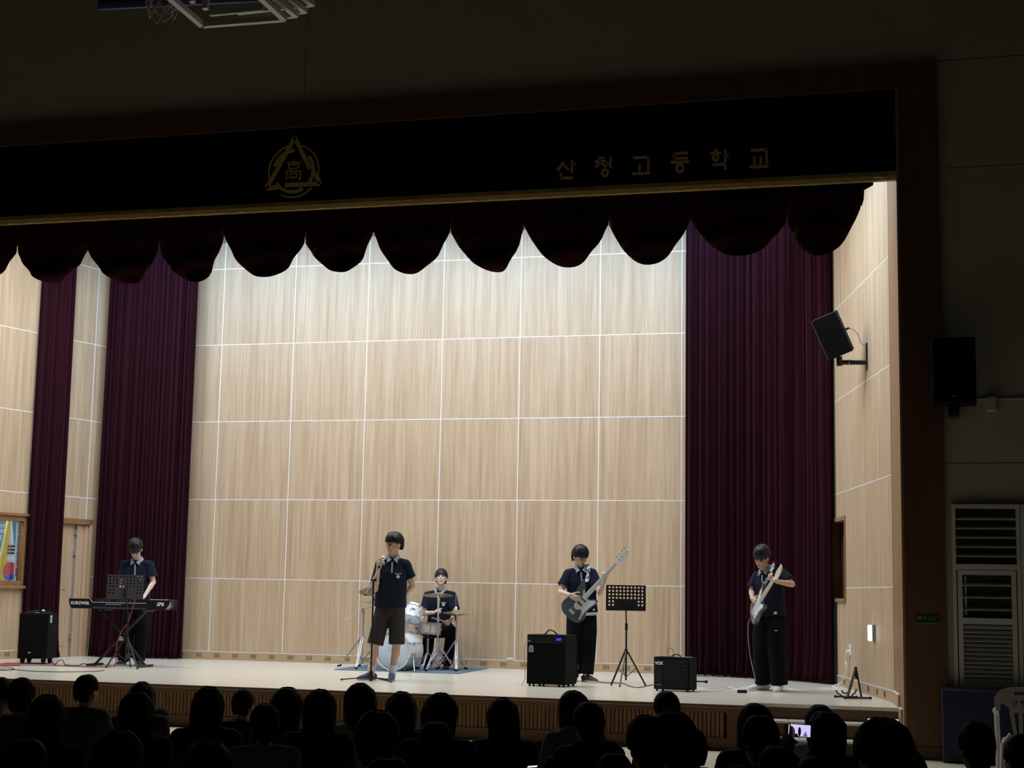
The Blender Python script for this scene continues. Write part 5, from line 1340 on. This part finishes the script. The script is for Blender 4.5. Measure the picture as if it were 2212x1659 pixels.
# ================================================================== guitars
def rounded(pts, k=5):
    pp = [V((x, y, 0)) for x, y in pts]; n = len(pp); out = []
    for i in range(n):
        a, b, c, d = pp[i-1], pp[i], pp[(i+1) % n], pp[(i+2) % n]
        for j in range(k):
            t = j/k
            q = .5*((2*b)+(c-a)*t+(2*a-5*b+4*c-d)*t*t+(3*b-a-3*c+d)*t**3); out.append((q.x, q.y))
    return out
BODY = rounded([(-.25, .0), (-.24, .10), (-.17, .165), (-.06, .155), (.02, .125), (.10, .145), (.20, .165), (.225, .145), (.17, .085), (.10, .05), (.10, -.05), (.13, -.085), (.16, -.125), (.13, -.15), (.05, -.135), (-.03, -.13), (-.12, -.165), (-.20, -.15), (-.24, -.09)])
def guitar(name, label, F, s, body_mat, guard_mat, neck_mat, head_mat, tuners, neck_len, strings):
    """local x along the neck to the head, y to the upper side, z out of the face"""
    t = thing(name, label, name.replace('_', ' ').split()[-1], F @ V((0, 0, 0)))
    B = [(x*s, y*s) for x, y in BODY]
    MB(F).prism(B, -.022, .018).build('body', body_mat, t, bevel=.006)
    if s > 1.0:
        gp_ = [(.105, .05), (.15, .07), (.10, .03), (-.02, .045), (-.09, .03), (-.10, -.02), (-.06, -.075), (-.16, -.12), (-.15, -.14), (-.05, -.12), (.04, -.125), (.11, -.14), (.145, -.125), (.115, -.085), (.09, -.05)]
    else:
        gp_ = [(.11, .05), (.16, .09), (.15, .125), (.09, .10), (.0, .06), (-.08, .045), (-.13, .0), (-.16, -.09), (-.12, -.12), (-.02, -.10), (.05, -.11), (.11, -.13), (.135, -.115), (.11, -.08), (.09, -.05)]
    MB(F).prism(rounded([(x*s, y*s) for x, y in gp_], 3), .018, .022).build('pickguard', guard_mat, t)
    for x in ((-.02, .05) if s > 1 else (-.10, -.02, .05)):
        MB(F).bb((x*s-.010, -.045, .021), (x*s+.010, .04, .030)).build('pickup', M['black'] if s > 1 else M['whiteplastic'], t, bevel=.003)
    br = MB(F).bb((-.175*s, -.04, .018), (-.135*s, .04, .034)).build('bridge', M['chrome'], t, bevel=.004)
    for i, (x, y) in enumerate(((-.09, -.105), (-.125, -.12), (-.16, -.128))):
        MB(F).cyl((x*s, y*s, .018), (x*s, y*s, .036), .011).build('knob', M['chrome'], t, smooth=True)
    x0 = .07*s; x1 = x0+neck_len
    MB(F).loft([(x0, 0, .012), (x0+.1, 0, .012), (x1, 0, .012)], [(.030, .014), (.028, .012), (.022, .010)], (0, 1, 0), 12).build('neck', neck_mat, t, smooth=True)
    fb_ = MB(F @ frame((0, 0, .020), (1, 0, 0), (0, 0, 1))).prism([(x0-.02, -.030), (x1, -.021), (x1, .021), (x0-.02, .030)], 0, .007).build('fingerboard', neck_mat, t)
    for i in range(1, 20):
        x = x1 - neck_len*1.42*(1-2**(-i/12)); 
        if x < x0: break
        MB(F).bb((x-.0012, -.024, .026), (x+.0012, .024, .0285)).build('fret', M['steel'], fb_)
    MB(F).bb((x1-.003, -.022, .02), (x1+.003, .022, .031)).build('nut', M['whiteplastic'], t)
    hp = [(x1, -.022), (x1+.03, -.030), (x1+.06, -.052), (x1+.15, -.040), (x1+.20, -.020), (x1+.215, .015), (x1+.19, .035), (x1+.06, .038), (x1+.02, .024)]
    hd = MB(F).prism(rounded(hp, 3), .004, .020).build('headstock', head_mat, t, bevel=.002)
    for i in range(tuners):
        x = x1+.05+i*(.14/max(tuners-1, 1))
        k_ = MB(F).cyl((x, .008, .020), (x, .008, .030), .006).build('tuner_post', M['chrome'], hd, smooth=True)
        MB(F).loft([(x, .03, .006), (x, .062, .006)], [(.005, .004), (.013, .004)], (1, 0, 0), 10).build('tuner_key', M['chrome'], hd, smooth=True)
    sm = MB(F)
    for i in range(strings):
        y = (i-(strings-1)/2)*(.058/(strings-1)); sm.tube([(-.15*s, y, .036), (x1, y*.62, .032)], .0012, 4)
    sm.build('strings', M['steel'], t, kind='stuff')
    return t
# bass guitar
e0 = at(1226, 1332, -2.86); e1 = at(1353, 1194, -3.00)
ax = (e1-e0).normalized()
bsN = (facing(at(1245, 1305, -2.95), 4, 8)); bsN = (bsN-ax*bsN.dot(ax)).normalized()
FBG = frame(e0+ax*.25*1.02, ax, bsN)
M['bassbody'] = mat('slate_blue_lacquer', (.055, .080, .105), .35, coat=.3)
M['maple'] = mat('pale_maple', (.78, .75, .70), .4)
M['pearl'] = mat('pearl_guard', (.72, .76, .80), .35)
BG = guitar('bass_guitar', 'slate blue bass guitar with pearl pickguard held by the bass player', FBG, 1.02, M['bassbody'], M['pearl'], M['maple'], mat('cream_head', (.78, .76, .70), .4), 4, .615, 4)
def strap(label, pts, w, mt, nrm):
    m = MB(); pts = curve_pts(pts, 5); vs = []; fs = []
    for i, p in enumerate(pts):
        d = (pts[min(i+1, len(pts)-1)]-pts[max(i-1, 0)]).normalized(); sd = d.cross(V(nrm)).normalized(); q = sd.cross(d)
        vs += [p-sd*w/2, p+sd*w/2, p+sd*w/2+q*.004, p-sd*w/2+q*.004]
    for i in range(len(pts)-1):
        for k in range(4): fs.append((i*4+k, i*4+(k+1) % 4, (i+1)*4+(k+1) % 4, (i+1)*4+k))
    fs += [(3, 2, 1, 0), tuple((len(pts)-1)*4+k for k in range(4))]
    return tag(m.add(vs, fs).build('guitar_strap', mt), label, 'strap')
M['strap'] = pattern('patterned_strap', (.03, .035, .04), (.55, .63, .68), 34, .47)
st1 = strap('white strap with dark pattern over the shoulder of the bass player', [at(1268, 1226, -2.58), at(1270, 1222, -2.70), at(1271, 1232, -2.78), at(1270, 1245, -2.80), at(1267, 1257, -2.83)], .045, M['strap'], bsN)
# electric guitar (neck comes towards the camera)
e0 = at(1624, 1333, -3.34); e1 = at(1687, 1232, -3.92)
ax = (e1-e0).normalized()
gtN = facing(e0, 66, 10); gtN = (gtN-ax*gtN.dot(ax)).normalized()
FGT = frame(e0+ax*.235, ax, gtN)
EG = guitar('electric_guitar', 'white and grey electric guitar seen at an angle held by the guitar player', FGT, .94, mat('dark_grey_lacquer', (.06, .062, .068), .3, coat=.4), M['pearl'], mat('light_maple', (.70, .60, .42), .4), mat('maple_head', (.72, .66, .52), .4), 6, .43, 6)
strap('grey patterned strap over the shoulder of the guitar player', [at(1672, 1219, -3.20), at(1670, 1217, -3.32), at(1668, 1230, -3.44), at(1662, 1245, -3.46), at(1653, 1258, -3.44), at(1644, 1278, -3.40), at(1637, 1292, -3.38)], .042, M['strap'], facing(e0, 15, 0))
# ================================================================== hall: fittings on the wall
AE = thing('safety_sign', 'small green defibrillator sign on the dark wooden column', 'sign', (10.59, -5.902, 1.31))
MB().bb((10.485, -5.912, 1.335), (10.70, -5.902, 1.395)).build('board', mat('sign_green', (.010, .040, .022), .7), AE)
MB().bb((10.485, -5.912, 1.305), (10.70, -5.902, 1.325)).build('strip', mat('sign_pale', (.13, .14, .11), .7), AE)
FA = frame((10.52, -5.913, 1.366), (1, 0, 0), (0, -1, 0))
hm_ = [(0, -.022), (.022, .002), (.022, .014), (.012, .020), (0, .012), (-.012, .020), (-.022, .014), (-.022, .002)]
MB(FA).prism(hm_, 0, .002).build('heart', mat('sign_white', (.15, .20, .16), .7), AE)
text('lettering', 'A E D', frame((10.62, -5.913, 1.366), (1, 0, 0), (0, -1, 0)), .05, bpy.data.materials['sign_white'], AE, .001)
HS = thing('wall_loudspeaker', 'black loudspeaker mounted on the dim hall wall right of the stage', 'loudspeaker', (10.88, -6.02, 3.33))
MB().bb((10.68, -6.28, 3.45), (11.095, -5.98, 4.10)).build('cabinet', M['tolex'], HS, bevel=.01)
MB().bb((10.70, -6.292, 3.47), (11.075, -6.278, 4.08)).build('grille', M['grille'], HS, bevel=.004)
MB().bb((10.86, -6.295, 3.51), (10.91, -6.29, 3.52)).build('badge', M['steel'], HS)
MB().bb((10.83, -6.16, 3.34), (10.93, -5.87, 3.45)).build('bracket', M['blackmetal'], HS, bevel=.004)
CD = thing('wall_conduit', 'pale conduit with a small junction box on the hall wall', 'conduit', (11.24, -5.88, 3.42))
MB().cyl((11.10, -5.875, 3.535), (14, -5.875, 3.535), .012).build('pipe', mat('dim_white', (.50, .49, .43), .6), CD, smooth=True)
MB().bb((11.19, -5.95, 3.41), (11.29, -5.865, 3.55)).build('junction_box', mat('box_white', (.55, .55, .50), .6), CD, bevel=.01)

def louvre(name, x0, label):
    t = empty_struct(name, (x0+.32, -5.88, .73), label)
    lw = mat('louvre_paint', (.62, .62, .54), .6) if 'louvre_paint' not in bpy.data.materials else bpy.data.materials['louvre_paint']
    x1 = x0+.64
    for p, q in (((x0, .70), (x0+.035, 2.485)), ((x1-.035, .70), (x1, 2.485)), ((x0+.035, 2.445), (x1-.035, 2.485)), ((x0+.035, 1.845), (x1-.035, 1.90))):
        MB().bb((p[0], -5.93, p[1]), (q[0], -5.86, q[1])).build('frame', lw, t)
    for p, q in (((x0+.045, .70), (x0+.09, 1.84)), ((x1-.09, .70), (x1-.045, 1.84)), ((x0+.09, 1.795), (x1-.09, 1.84)), ((x0+.09, 1.317), (x1-.09, 1.377)), ((x0+.09, .70), (x1-.09, .76))):
        MB().bb((p[0], -5.925, p[1]), (q[0], -5.865, q[1])).build('sash_frame', lw, t)
    MB().bb((x0+.035, -5.868, .74), (x1-.035, -5.862, 2.445)).build('dark_backing', mat('louvre_dark', (.02, .02, .017), .8), t)
    sl = None
    for i in range(5):
        z = 2.345-.0905*i
        MB().bar((x0+.035, -5.905, z), (x1-.035, -5.905, z), .045, .006, (0, -.5, 1)).build('louvre_blade', lw, t)
    for i in range(3): MB().bar((x0+.09, -5.90, 1.70-.118*i), (x1-.09, -5.90, 1.70-.118*i), .045, .006, (0, -.5, 1)).build('louvre_blade', lw, t)
    MB().bb((x0+.11, -5.88, 1.40), (x0+.13, -5.87, 1.78)).build('latch_bar', lw, t)
    for i in range(13): MB().bar((x0+.09, -5.905, 1.29-.0425*i), (x1-.09, -5.905, 1.29-.0425*i), .036, .008, (0, -1, 1)).build('louvre_slat', lw, t)
    return t
louvre('window_3', 10.842, 'dim white louvred shutter right of the stage')
louvre('window_4', 11.487, 'second dim white louvred shutter cut by the right frame edge')
GMT = thing('gym_mat', 'dark navy gym mat leaning under the louvred shutters', 'mat', (11.7, -6.05, 0))
nv_ = mat('navy_vinyl', (.012, .011, .045), .6)
MB().bb((10.715, -6.13, 0.0), (12.9, -5.935, .705)).build('cushion', nv_, GMT, bevel=.02)
MB().tube([(10.73, -6.13, .02), (10.73, -6.13, .69), (12.88, -6.13, .69)], .010).build('piping', mat('violet_piping', (.05, .035, .10), .6), GMT)

# ---- white plastic chair with Korean lettering
cq = at(2219, 1487, -8.8); CHX = cq.x; CHY = -8.8
FC = frame((CHX, CHY, 0), (1, 0, 0), (0, 0, 1)) @ Matrix.Rotation(R(-4), 4, 'Z')
CH = thing('plastic_chair', 'white plastic armchair with printed Korean letters on its backrest, at the right edge', 'chair', (CHX, CHY, 0))
cw_ = mat('chair_white', (.90, .87, .80), .45)
FV = FC @ frame((0, 0, 0), (1, 0, 0), (0, -1, 0))                # x right, y up, z to the camera
top = [(-.255, .735), (-.25, .79), (-.21, .84), (-.14, .865), (0, .872), (.14, .865), (.21, .84), (.25, .79), (.255, .735)]
m = MB(FV)
m.prism(top[:3] + [(-.14, .865), (-.14, .83), (-.14, .795), (-.14, .70), (-.19, .745), (-.215, .715), (-.245, .715)], -.012, .012)
m.prism([(-a, b) for a, b in top[:3] + [(-.14, .865), (-.14, .83), (-.14, .795), (-.14, .70), (-.19, .745), (-.215, .715), (-.245, .715)]][::-1], -.012, .012)
m.prism([(-.14, .865), (0, .872), (.14, .865), (.14, .835), (-.14, .835)], -.012, .012)
m.prism([(-.14, .805), (.14, .805), (.14, .67), (-.14, .67)], -.012, .012)
m.prism([(-.14, .835), (-.10, .835), (-.10, .805), (-.14, .805)], -.012, .012); m.prism([(.14, .835), (.10, .835), (.10, .805), (.14, .805)], -.012, .012)
m.prism([(-.14, .67), (-.105, .67), (-.085, .50), (-.105, .47)], -.012, .012); m.prism([(.14, .67), (.105, .67), (.085, .50), (.105, .47)], -.012, .012)
for x in (-.055, .0, .055): m.prism([(x-.016, .67), (x+.016, .67), (x+.014, .48), (x-.014, .48)], -.012, .012)
m.prism([(-.12, .49), (.12, .49), (.11, .43), (-.11, .43)], -.012, .012)
m.build('backrest', cw_, CH)
MB(FC).bb((-.21, .0, .42), (.21, .42, .445)).build('seat', cw_, CH, bevel=.012)
for sx in (-1, 1):
    MB(FC).tube(curve_pts([(sx*.225, .0, .70), (sx*.25, .10, .675), (sx*.255, .28, .66), (sx*.25, .36, .63)]), [.022]*19, 8).build('armrest', cw_, CH, smooth=True)
    MB(FC).loft([(sx*.25, .35, .64), (sx*.245, .37, .44), (sx*.25, .40, 0)], [(.022, .03), (.02, .028), (.016, .02)], (1, 0, 0), 10).build('leg', cw_, CH, smooth=True)
    MB(FC).loft([(sx*.13, .02, .50), (sx*.19, .01, .42), (sx*.215, -.03, 0)], [(.02, .02), (.022, .03), (.016, .02)], (1, 0, 0), 10).build('leg', cw_, CH, smooth=True)
ink = mat('grey_ink', (.10, .10, .12), .7)
PFc = lambda x, z: FV @ Matrix.Translation((x, z, .012))
for k, st_ in enumerate((SAN, CHEONG, GO)):
    hangul(st_, -.095+.062*k, .742, .045, .13, ink, CH, 'letter', fr=PFc, depth=.002)

# ---- folded basketball backboard under the hall ceiling
bbp = at(350, 10, -8.6)
BBK = thing('basketball_hoop', 'folded basketball backboard with net and white steel frame above the hall', 'basketball hoop', bbp)
b0 = at(216, 14, -8.7); b1 = at(560, -4, -8.7)
dd = (b1-b0).normalized()
FBk = frame(b0, dd, (0, -.25, 1))
MB(FBk).bb((0, -.04, .03), ((b1-b0).length, .03, 1.05)).build('board', mat('board_dark', (.02, .02, .03), .5), BBK, bevel=.01)
MB(FBk).bb((0, -.05, -.035), ((b1-b0).length, .04, .03)).build('edge_pad', mat('blue_pad', (.09, .13, .32), .6), BBK, bevel=.012)
wf = mat('white_steel', (.62, .62, .57), .5)
zz0 = 6.8
q = {k: atz(x, y, zz0) for k, (x, y) in dict(A=(360, -12), B=(437, 54), C=(614, 40), D=(560, -10)).items()}
for a_, b_ in (('A', 'B'), ('B', 'C'), ('C', 'D')): MB().bar(q[a_], q[b_], .055, .05).build('frame_tube', wf, BBK)
for k_, (p, r_) in enumerate((((585, -12), (640, 33)), ((612, -12), (660, 24)), ((648, -10), (676, 9)))):
    a_ = atz(*p, zz0+.1+.08*k_); b_ = atz(*r_, zz0+.1+.08*k_); MB().bar(a_, b_, .05, .05).build('frame_tube', wf, BBK)
    MB().bar(b_, b_+V((-.8, .05, .0)), .04, .04).build('frame_tube', wf, BBK)
a_ = atz(454, 29, zz0+.12); b_ = atz(570, 18, zz0+.12); MB().bar(a_, b_, .04, .05).build('frame_tube', wf, BBK)
for p in ((444, 20), (415, 5)):
    c_ = atz(*p, zz0+.05); MB().bar(c_, c_+V((0, .1, .9)), .05, .05).build('hanger', wf, BBK)
nc = at(350, 44, -8.9); nt2 = mat('net_cord', (.55, .52, .45), .8)
net = MB()
for k in range(10):
    for sg in (-1, 1):
        pts = []
        for j in range(7):
            t_ = j/6; an = 2*math.pi*(k+sg*j*.5)/10; r_ = .12+.10*t_
            pts.append(nc+V((math.cos(an)*r_, math.sin(an)*r_, .42*t_ + (.03*(1 if k % 2 else 0) if j == 0 else 0))))
        net.tube(pts, .006, 4)
net.build('net', nt2, BBK, kind='stuff')
MB().torus(nc+V((0, 0, .43)), ZU, .225, .010, 32, 6).build('rim', mat('rim_orange', (.45, .12, .03), .5), BBK, smooth=True)

# ================================================================== the audience, seated on the hall floor with backs to us
CLO = dict(black=mat('aud_black', (.012, .012, .014), .95), charcoal=mat('aud_charcoal', (.055, .053, .050), .95), grey=mat('aud_grey', (.16, .16, .15), .95),
           navy=mat('aud_navy', (.02, .024, .05), .95), pale=mat('aud_pale', (.52, .56, .58), .95), light=mat('aud_light', (.40, .40, .40), .95), maroon=mat('aud_maroon', (.07, .02, .03), .95))
AHAIR = mat('audience_hair', (.006, .006, .007), .7, spec=.12)
HST = dict(short=dict(front=.03, side=.0, back=-.075, vol=1.06, n=22), crop=dict(front=.04, side=.02, back=-.05, vol=1.0, n=22),
           bob=dict(front=.03, side=-.10, back=-.135, vol=1.10, n=24, thick=.024), long=dict(front=.03, side=-.19, back=-.27, vol=1.10, n=24, thick=.027), curly=dict(front=.03, side=.0, back=-.09, vol=1.18, n=26, thick=.027))
def audience(p, w, style, cloth, label, seed, yaw=0, lean=0, arm=None, hood=False, tilt=0):
    rng = random.Random(seed)
    z = p.z
    s = min(max(w*((p-CAMLOC).dot(_fw))/CF/.19, .88), 1.10)
    fw2 = (V((3.6, -3, 0))-V((p.x, p.y, 0))).normalized(); fw2 = Matrix.Rotation(R(yaw+rng.uniform(-14, 14)), 3, 'Z') @ fw2
    side = V((fw2.y, -fw2.x, 0))                              # their right = viewer's right
    top = V((p.x, p.y, z))
    hc_ = top - ZU*.142*s
    nk = hc_ - ZU*.125*s - fw2*.025
    pel = V((nk.x, nk.y, .115)) - fw2*(.10+lean)
    up = (nk-pel).normalized()
    J = dict(head=hc_, neck=nk, pel=pel, shL=nk-side*.165*s-up*.055, shR=nk+side*.165*s-up*.055)
    J['elL'] = J['shL'] - side*.02 - ZU*.22 + fw2*.10; J['elR'] = J['shR'] + side*.02 - ZU*.22 + fw2*.10
    J['wrL'] = pel - side*.09 + fw2*.42 + ZU*.24; J['wrR'] = pel + side*.09 + fw2*.42 + ZU*.24
    if arm:
        for q, e, wv in arm: J['el'+q] = e; J['wr'+q] = wv
    Hm = head_frame(hc_, (fw2 + ZU*(.08+tilt)).normalized(), rng.uniform(-6, 6), s)
    m = MB(); add_head(m, Hm)
    m.limb(nk-up*.04, hc_-ZU*.05*s, .055*s, .05*s)
    m.loft([pel, pel.lerp(nk, .5), pel.lerp(nk, .85), nk], [(.14, .10), (.135, .09), (.13, .07), (.05, .05)], side, 14, (1, 0))
    for q, sg in (('L', -1), ('R', 1)):
        m.limb(J['sh'+q], J['el'+q], .044, .037); m.limb(J['el'+q], J['wr'+q], .036, .025)
        dv = (J['wr'+q]-J['el'+q]).normalized()
        add_hand(m, J['wr'+q], dv, -ZU if not arm else -side*sg, V((0, 0, 1)), (30, 35, 25))
        hp = pel + side*sg*.10; kn = pel + side*sg*.13 + fw2*.34 + ZU*.34; an = pel + side*sg*.10 + fw2*.42 - ZU*.055
        J['hp'+q] = hp; J['kn'+q] = kn; J['an'+q] = an
        m.limb(hp, kn, .075, .055); m.limb(kn, an, .05, .036)
        m.limb(an, an + fw2*.12 - ZU*.02, .035, .028)
    base = V((pel.x, pel.y, 0))
    b = m.build('person', M['skin'], org=base, remesh=.012, it=2)
    tag(b, label, 'person', 'seated audience')
    hr = MB(); add_hair(hr, Hm, seed=seed, **HST[style]); hr.build('hair', AHAIR, b, remesh=.009, it=1)
    m = MB()
    m.loft([pel-up*.07, pel+up*.08, pel.lerp(nk, .5), pel.lerp(nk, .78), pel.lerp(nk, .92), nk+up*.015], [(.20*s, .15*s), (.195*s, .145*s), (.19*s, .135*s), (.185*s, .115*s), (.13*s, .085*s), (.068*s, .066*s)], side, 18, (.6, 0))
    for q in 'LR':
        m.limb(nk.lerp(J['sh'+q], .5)-up*.01, J['sh'+q], .066*s, .074*s)
        m.limb(J['sh'+q], J['el'+q], .076*s, .062*s); en = J['el'+q].lerp(J['wr'+q], .85); m.limb(J['el'+q], en, .060*s, .046*s)
    if hood:
        hb2 = nk - fw2*.085 + up*.005
        m.loft([hb2-side*.11, hb2-fw2*.03-up*.02, hb2+side*.11], [(.05, .05), (.075, .065), (.05, .05)], up, 12, (1, 1))
        m.limb(hb2-side*.10, nk+fw2*.05-side*.07, .045, .03); m.limb(hb2+side*.10, nk+fw2*.05+side*.07, .045, .03)
    m.build('hooded_top' if hood else 'top', CLO[cloth], b, remesh=.013, it=3)
    m = MB(); m.ell(pel-ZU*.015, (.19, .18, .095))
    for q, sg in (('L', -1), ('R', 1)):
        m.limb(J['hp'+q], J['kn'+q], .095, .075); m.limb(J['kn'+q], J['an'+q]+ZU*.01, .068, .050)
    m.build('trousers', CLO['black'], b, remesh=.015, it=3)
    for q, sg in (('L', -1), ('R', 1)):
        a0 = J['an'+q]; MB().loft([a0-fw2*.04-ZU*.01, a0 + fw2*.06-ZU*.022, a0 + fw2*.17-ZU*.034], [(.040, .040), (.036, .045), (.022, .034)], ZU, 12, (1, 1)).build('shoe', CLO['charcoal'], b, smooth=True)
    return b, J, dict(fw=fw2, side=side, up=up)

AUD = [
 (2, 1466, 56, 'short', 'maroon', 'short-haired person cut by the left frame edge'),
 (50, 1467, 58, 'short', 'charcoal', 'short-haired person in the front row below the wheeled loudspeaker'),
 (190, 1458, 52, 'crop', 'charcoal', 'person with cropped hair and dark grey T-shirt below the keyboard stand'),
 (308, 1477, 50, 'bob', 'black', 'person with bobbed hair in the front row right of the cropped-hair person'),
 (100, 1508, 74, 'long', 'black', 'long-haired person one row behind, between the two leftmost heads'),
 (296, 1500, 66, 'long', 'navy', 'long-haired person directly behind the bobbed head on the left'),
 (450, 1489, 62, 'long', 'black', 'person with tousled long hair below the left curtain'),
 (527, 1490, 50, 'crop', 'black', 'person with cropped greyish hair in the front row'),
 (620, 1490, 62, 'bob', 'charcoal', 'person with rounded bob hair left of the two long-haired heads'),
 (692, 1495, 64, 'long', 'black', 'person with long straight hair under the pale tape mark'),
 (573, 1523, 64, 'short', 'grey', 'short-haired person in a grey shirt one row behind the cropped head'),
 (779, 1482, 62, 'long', 'light', 'long-haired person in a pale top under the microphone stand'),
 (867, 1500, 60, 'long', 'black', 'long-haired person holding a phone below the bass drum'),
 (950, 1503, 70, 'bob', 'black', 'person with wide bob hair right of the upright phone'),
 (1088, 1513, 62, 'long', 'black', 'long-haired person sitting alone left of the bass amplifier'),
 (1239, 1497, 60, 'bob', 'grey', 'person in a grey hoodie below the bass amplifier'),
 (1270, 1519, 66, 'short', 'black', 'short-haired person in black directly behind the grey hoodie'),
 (1440, 1496, 56, 'short', 'black', 'person with dark rounded hair below the small amplifier'),
 (1397, 1549, 84, 'short', 'black', 'large dark-haired head left of the head below the small amplifier'),
 (1452, 1547, 84, 'curly', 'black', 'large curly head directly behind the head below the small amplifier'),
 (1495, 1577, 58, 'short', 'navy', 'small dark head peeking out right of the large curly head'),
 (1630, 1526, 70, 'bob', 'navy', 'person with bobbed hair at the corner of the steps'),
 (1640, 1548, 78, 'short', 'black', 'short-haired person raising a lit phone in front of the steps'),
 (1771, 1527, 58, 'bob', 'pale', 'person in a pale top in front of the steps'),
 (1782, 1542, 70, 'long', 'black', 'long-haired person directly behind the pale top'),
 (1904, 1566, 110, 'curly', 'black', 'large curly-haired person holding a phone above the head'),
 (1676, 1614, 78, 'short', 'black', 'low dark head in front of the phone-raising person'),
 (2106, 1563, 76, 'short', 'black', 'short-haired person in front of the navy gym mat'),
 (2212, 1590, 84, 'short', 'charcoal', 'short-haired person in front of the white plastic chair'),
 (814, 1546, 84, 'curly', 'black', 'dark curly head behind the pale-top person under the microphone stand'),
 (942, 1562, 78, 'short', 'black', 'dark short-haired head behind the wide bob'),
 (256, 1590, 94, 'curly', 'black', 'big dark curly head near the lower left corner'),
 (840, 1640, 108, 'short', 'black', 'dark head just above the bottom edge left of centre'),
 (1326, 1629, 80, 'short', 'black', 'low dark head at the bottom edge right of the hoodie'),
 (60, 1600, 100, 'short', 'black', 'dark head in the lower left corner'),
 (450, 1610, 104, 'long', 'black', 'dark long-haired head at the bottom below the tousled head'),
]
# distances: each head keeps its line of sight; neighbours are spread in depth until their bodies are clear
spots = []
for (px, py, w, st_, cl, lb) in AUD:
    D = (.205 if st_ == 'curly' else .19)*CF/w; p = CAMLOC + ray(px, py)*D
    z = min(max(p.z, .76), 1.0)
    if abs(z-p.z) > .001: p = atz(px, py, z)
    spots.append([px, py, p])
for it_ in range(60):
    for i in range(len(spots)):
        for j in range(i):
            a_, b_ = spots[i], spots[j]
            dx = abs(a_[2].x-b_[2].x); dy = a_[2].y-b_[2].y
            if dx < .46 and abs(dy) < .78:
                near, far = (a_, b_) if dy < 0 else (b_, a_)
                for o_, st in ((near, -.03), (far, .03)):
                    q = at(o_[0], o_[1], o_[2].y+st)
                    if .70 < q.z < 1.04 and q.y < -9.0: o_[2] = q
for i, (px, py, w, st_, cl, lb) in enumerate(AUD):
    arm = None
    if 'raising a lit phone' in lb:
        y_ = spots[i][2].y; arm = [('R', at(1682, 1640, y_+.16), at(1705, 1598, y_+.40))]; sy = y_
    if 'above the head' in lb:
        y_ = spots[i][2].y; arm = [('R', at(1968, 1655, y_+.12), at(1940, 1603, y_+.36))]; vy = y_
    audience(spots[i][2], w, st_, cl, lb, 100+i, hood='hoodie' in lb, arm=arm)
# phones
def phone(label, c, xdir, n, w, h, glow, figure=False, strength=1.2):
    F_ = frame(c, xdir, n)
    t = thing('smartphone', label, 'phone', c, 'phones in the audience')
    MB(F_).bb((-w/2, -h/2, -.008), (w/2, h/2, 0)).build('case', M['black'], t, bevel=.003)
    sc2 = MB(F_).bb((-w/2+.005, -h/2+.004, 0), (w/2-.005, h/2-.004, .001)).build('screen', mat('screen_glow', glow, .3, emit=strength), t)
    if figure:
        dk = mat('screen_dark', (.03, .02, .08), .4)
        MB(F_).prism(rounded([(-.004, -.03), (-.008, -.005), (-.006, .012), (.0, .020), (.006, .012), (.009, -.005), (.005, -.03)], 3), .0012, .0018).build('screen_figure', dk, t)
        MB(F_).prism(rounded([(-.03, -.034), (-.028, -.022), (-.016, -.018), (-.008, -.026), (-.008, -.034)], 3), .0012, .0018).build('screen_figure', dk, t)
        MB(F_).prism(rounded([(.022, -.03), (.030, -.012), (.036, -.004), (.040, -.016), (.046, -.03)], 3), .0012, .0018).build('screen_figure', mat('screen_blue', (.10, .20, .55), .4, emit=.6), t)
    return t
pc = at(1727, 1578, sy+.50); tocam = (CAMLOC-pc).normalized()
phone('lit phone in landscape recording the singer, raised in front of the steps', pc, V((.98, .18, -.05)), tocam, .135, .074, (.52, .46, .75), True)
pc = at(1908, 1569, vy+.48)
phone('lit phone peeking above the large curly head', pc, V((.99, .12, 0)), (CAMLOC-pc).normalized(), .15, .075, (.50, .55, .95))
pc = at(903, 1552, spots[12][2].y+.30)
phone('upright phone with a bright edge held right of the long-haired person', pc, V((.95, .1, .02)), (CAMLOC-pc).normalized(), .072, .12, (.03, .03, .03), strength=.3)
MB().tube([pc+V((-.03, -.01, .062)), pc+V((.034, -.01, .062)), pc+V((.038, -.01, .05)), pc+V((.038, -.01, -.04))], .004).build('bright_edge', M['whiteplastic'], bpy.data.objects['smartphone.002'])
pc = at(1150, 1656, spots[14][2].y-.22)
phone('phone lying low with a glowing edge beside the lone long-haired person', pc, V((.98, .1, .1)), V((.0, -.12, 1)), .07, .05, (.85, .80, .85), strength=1.0)
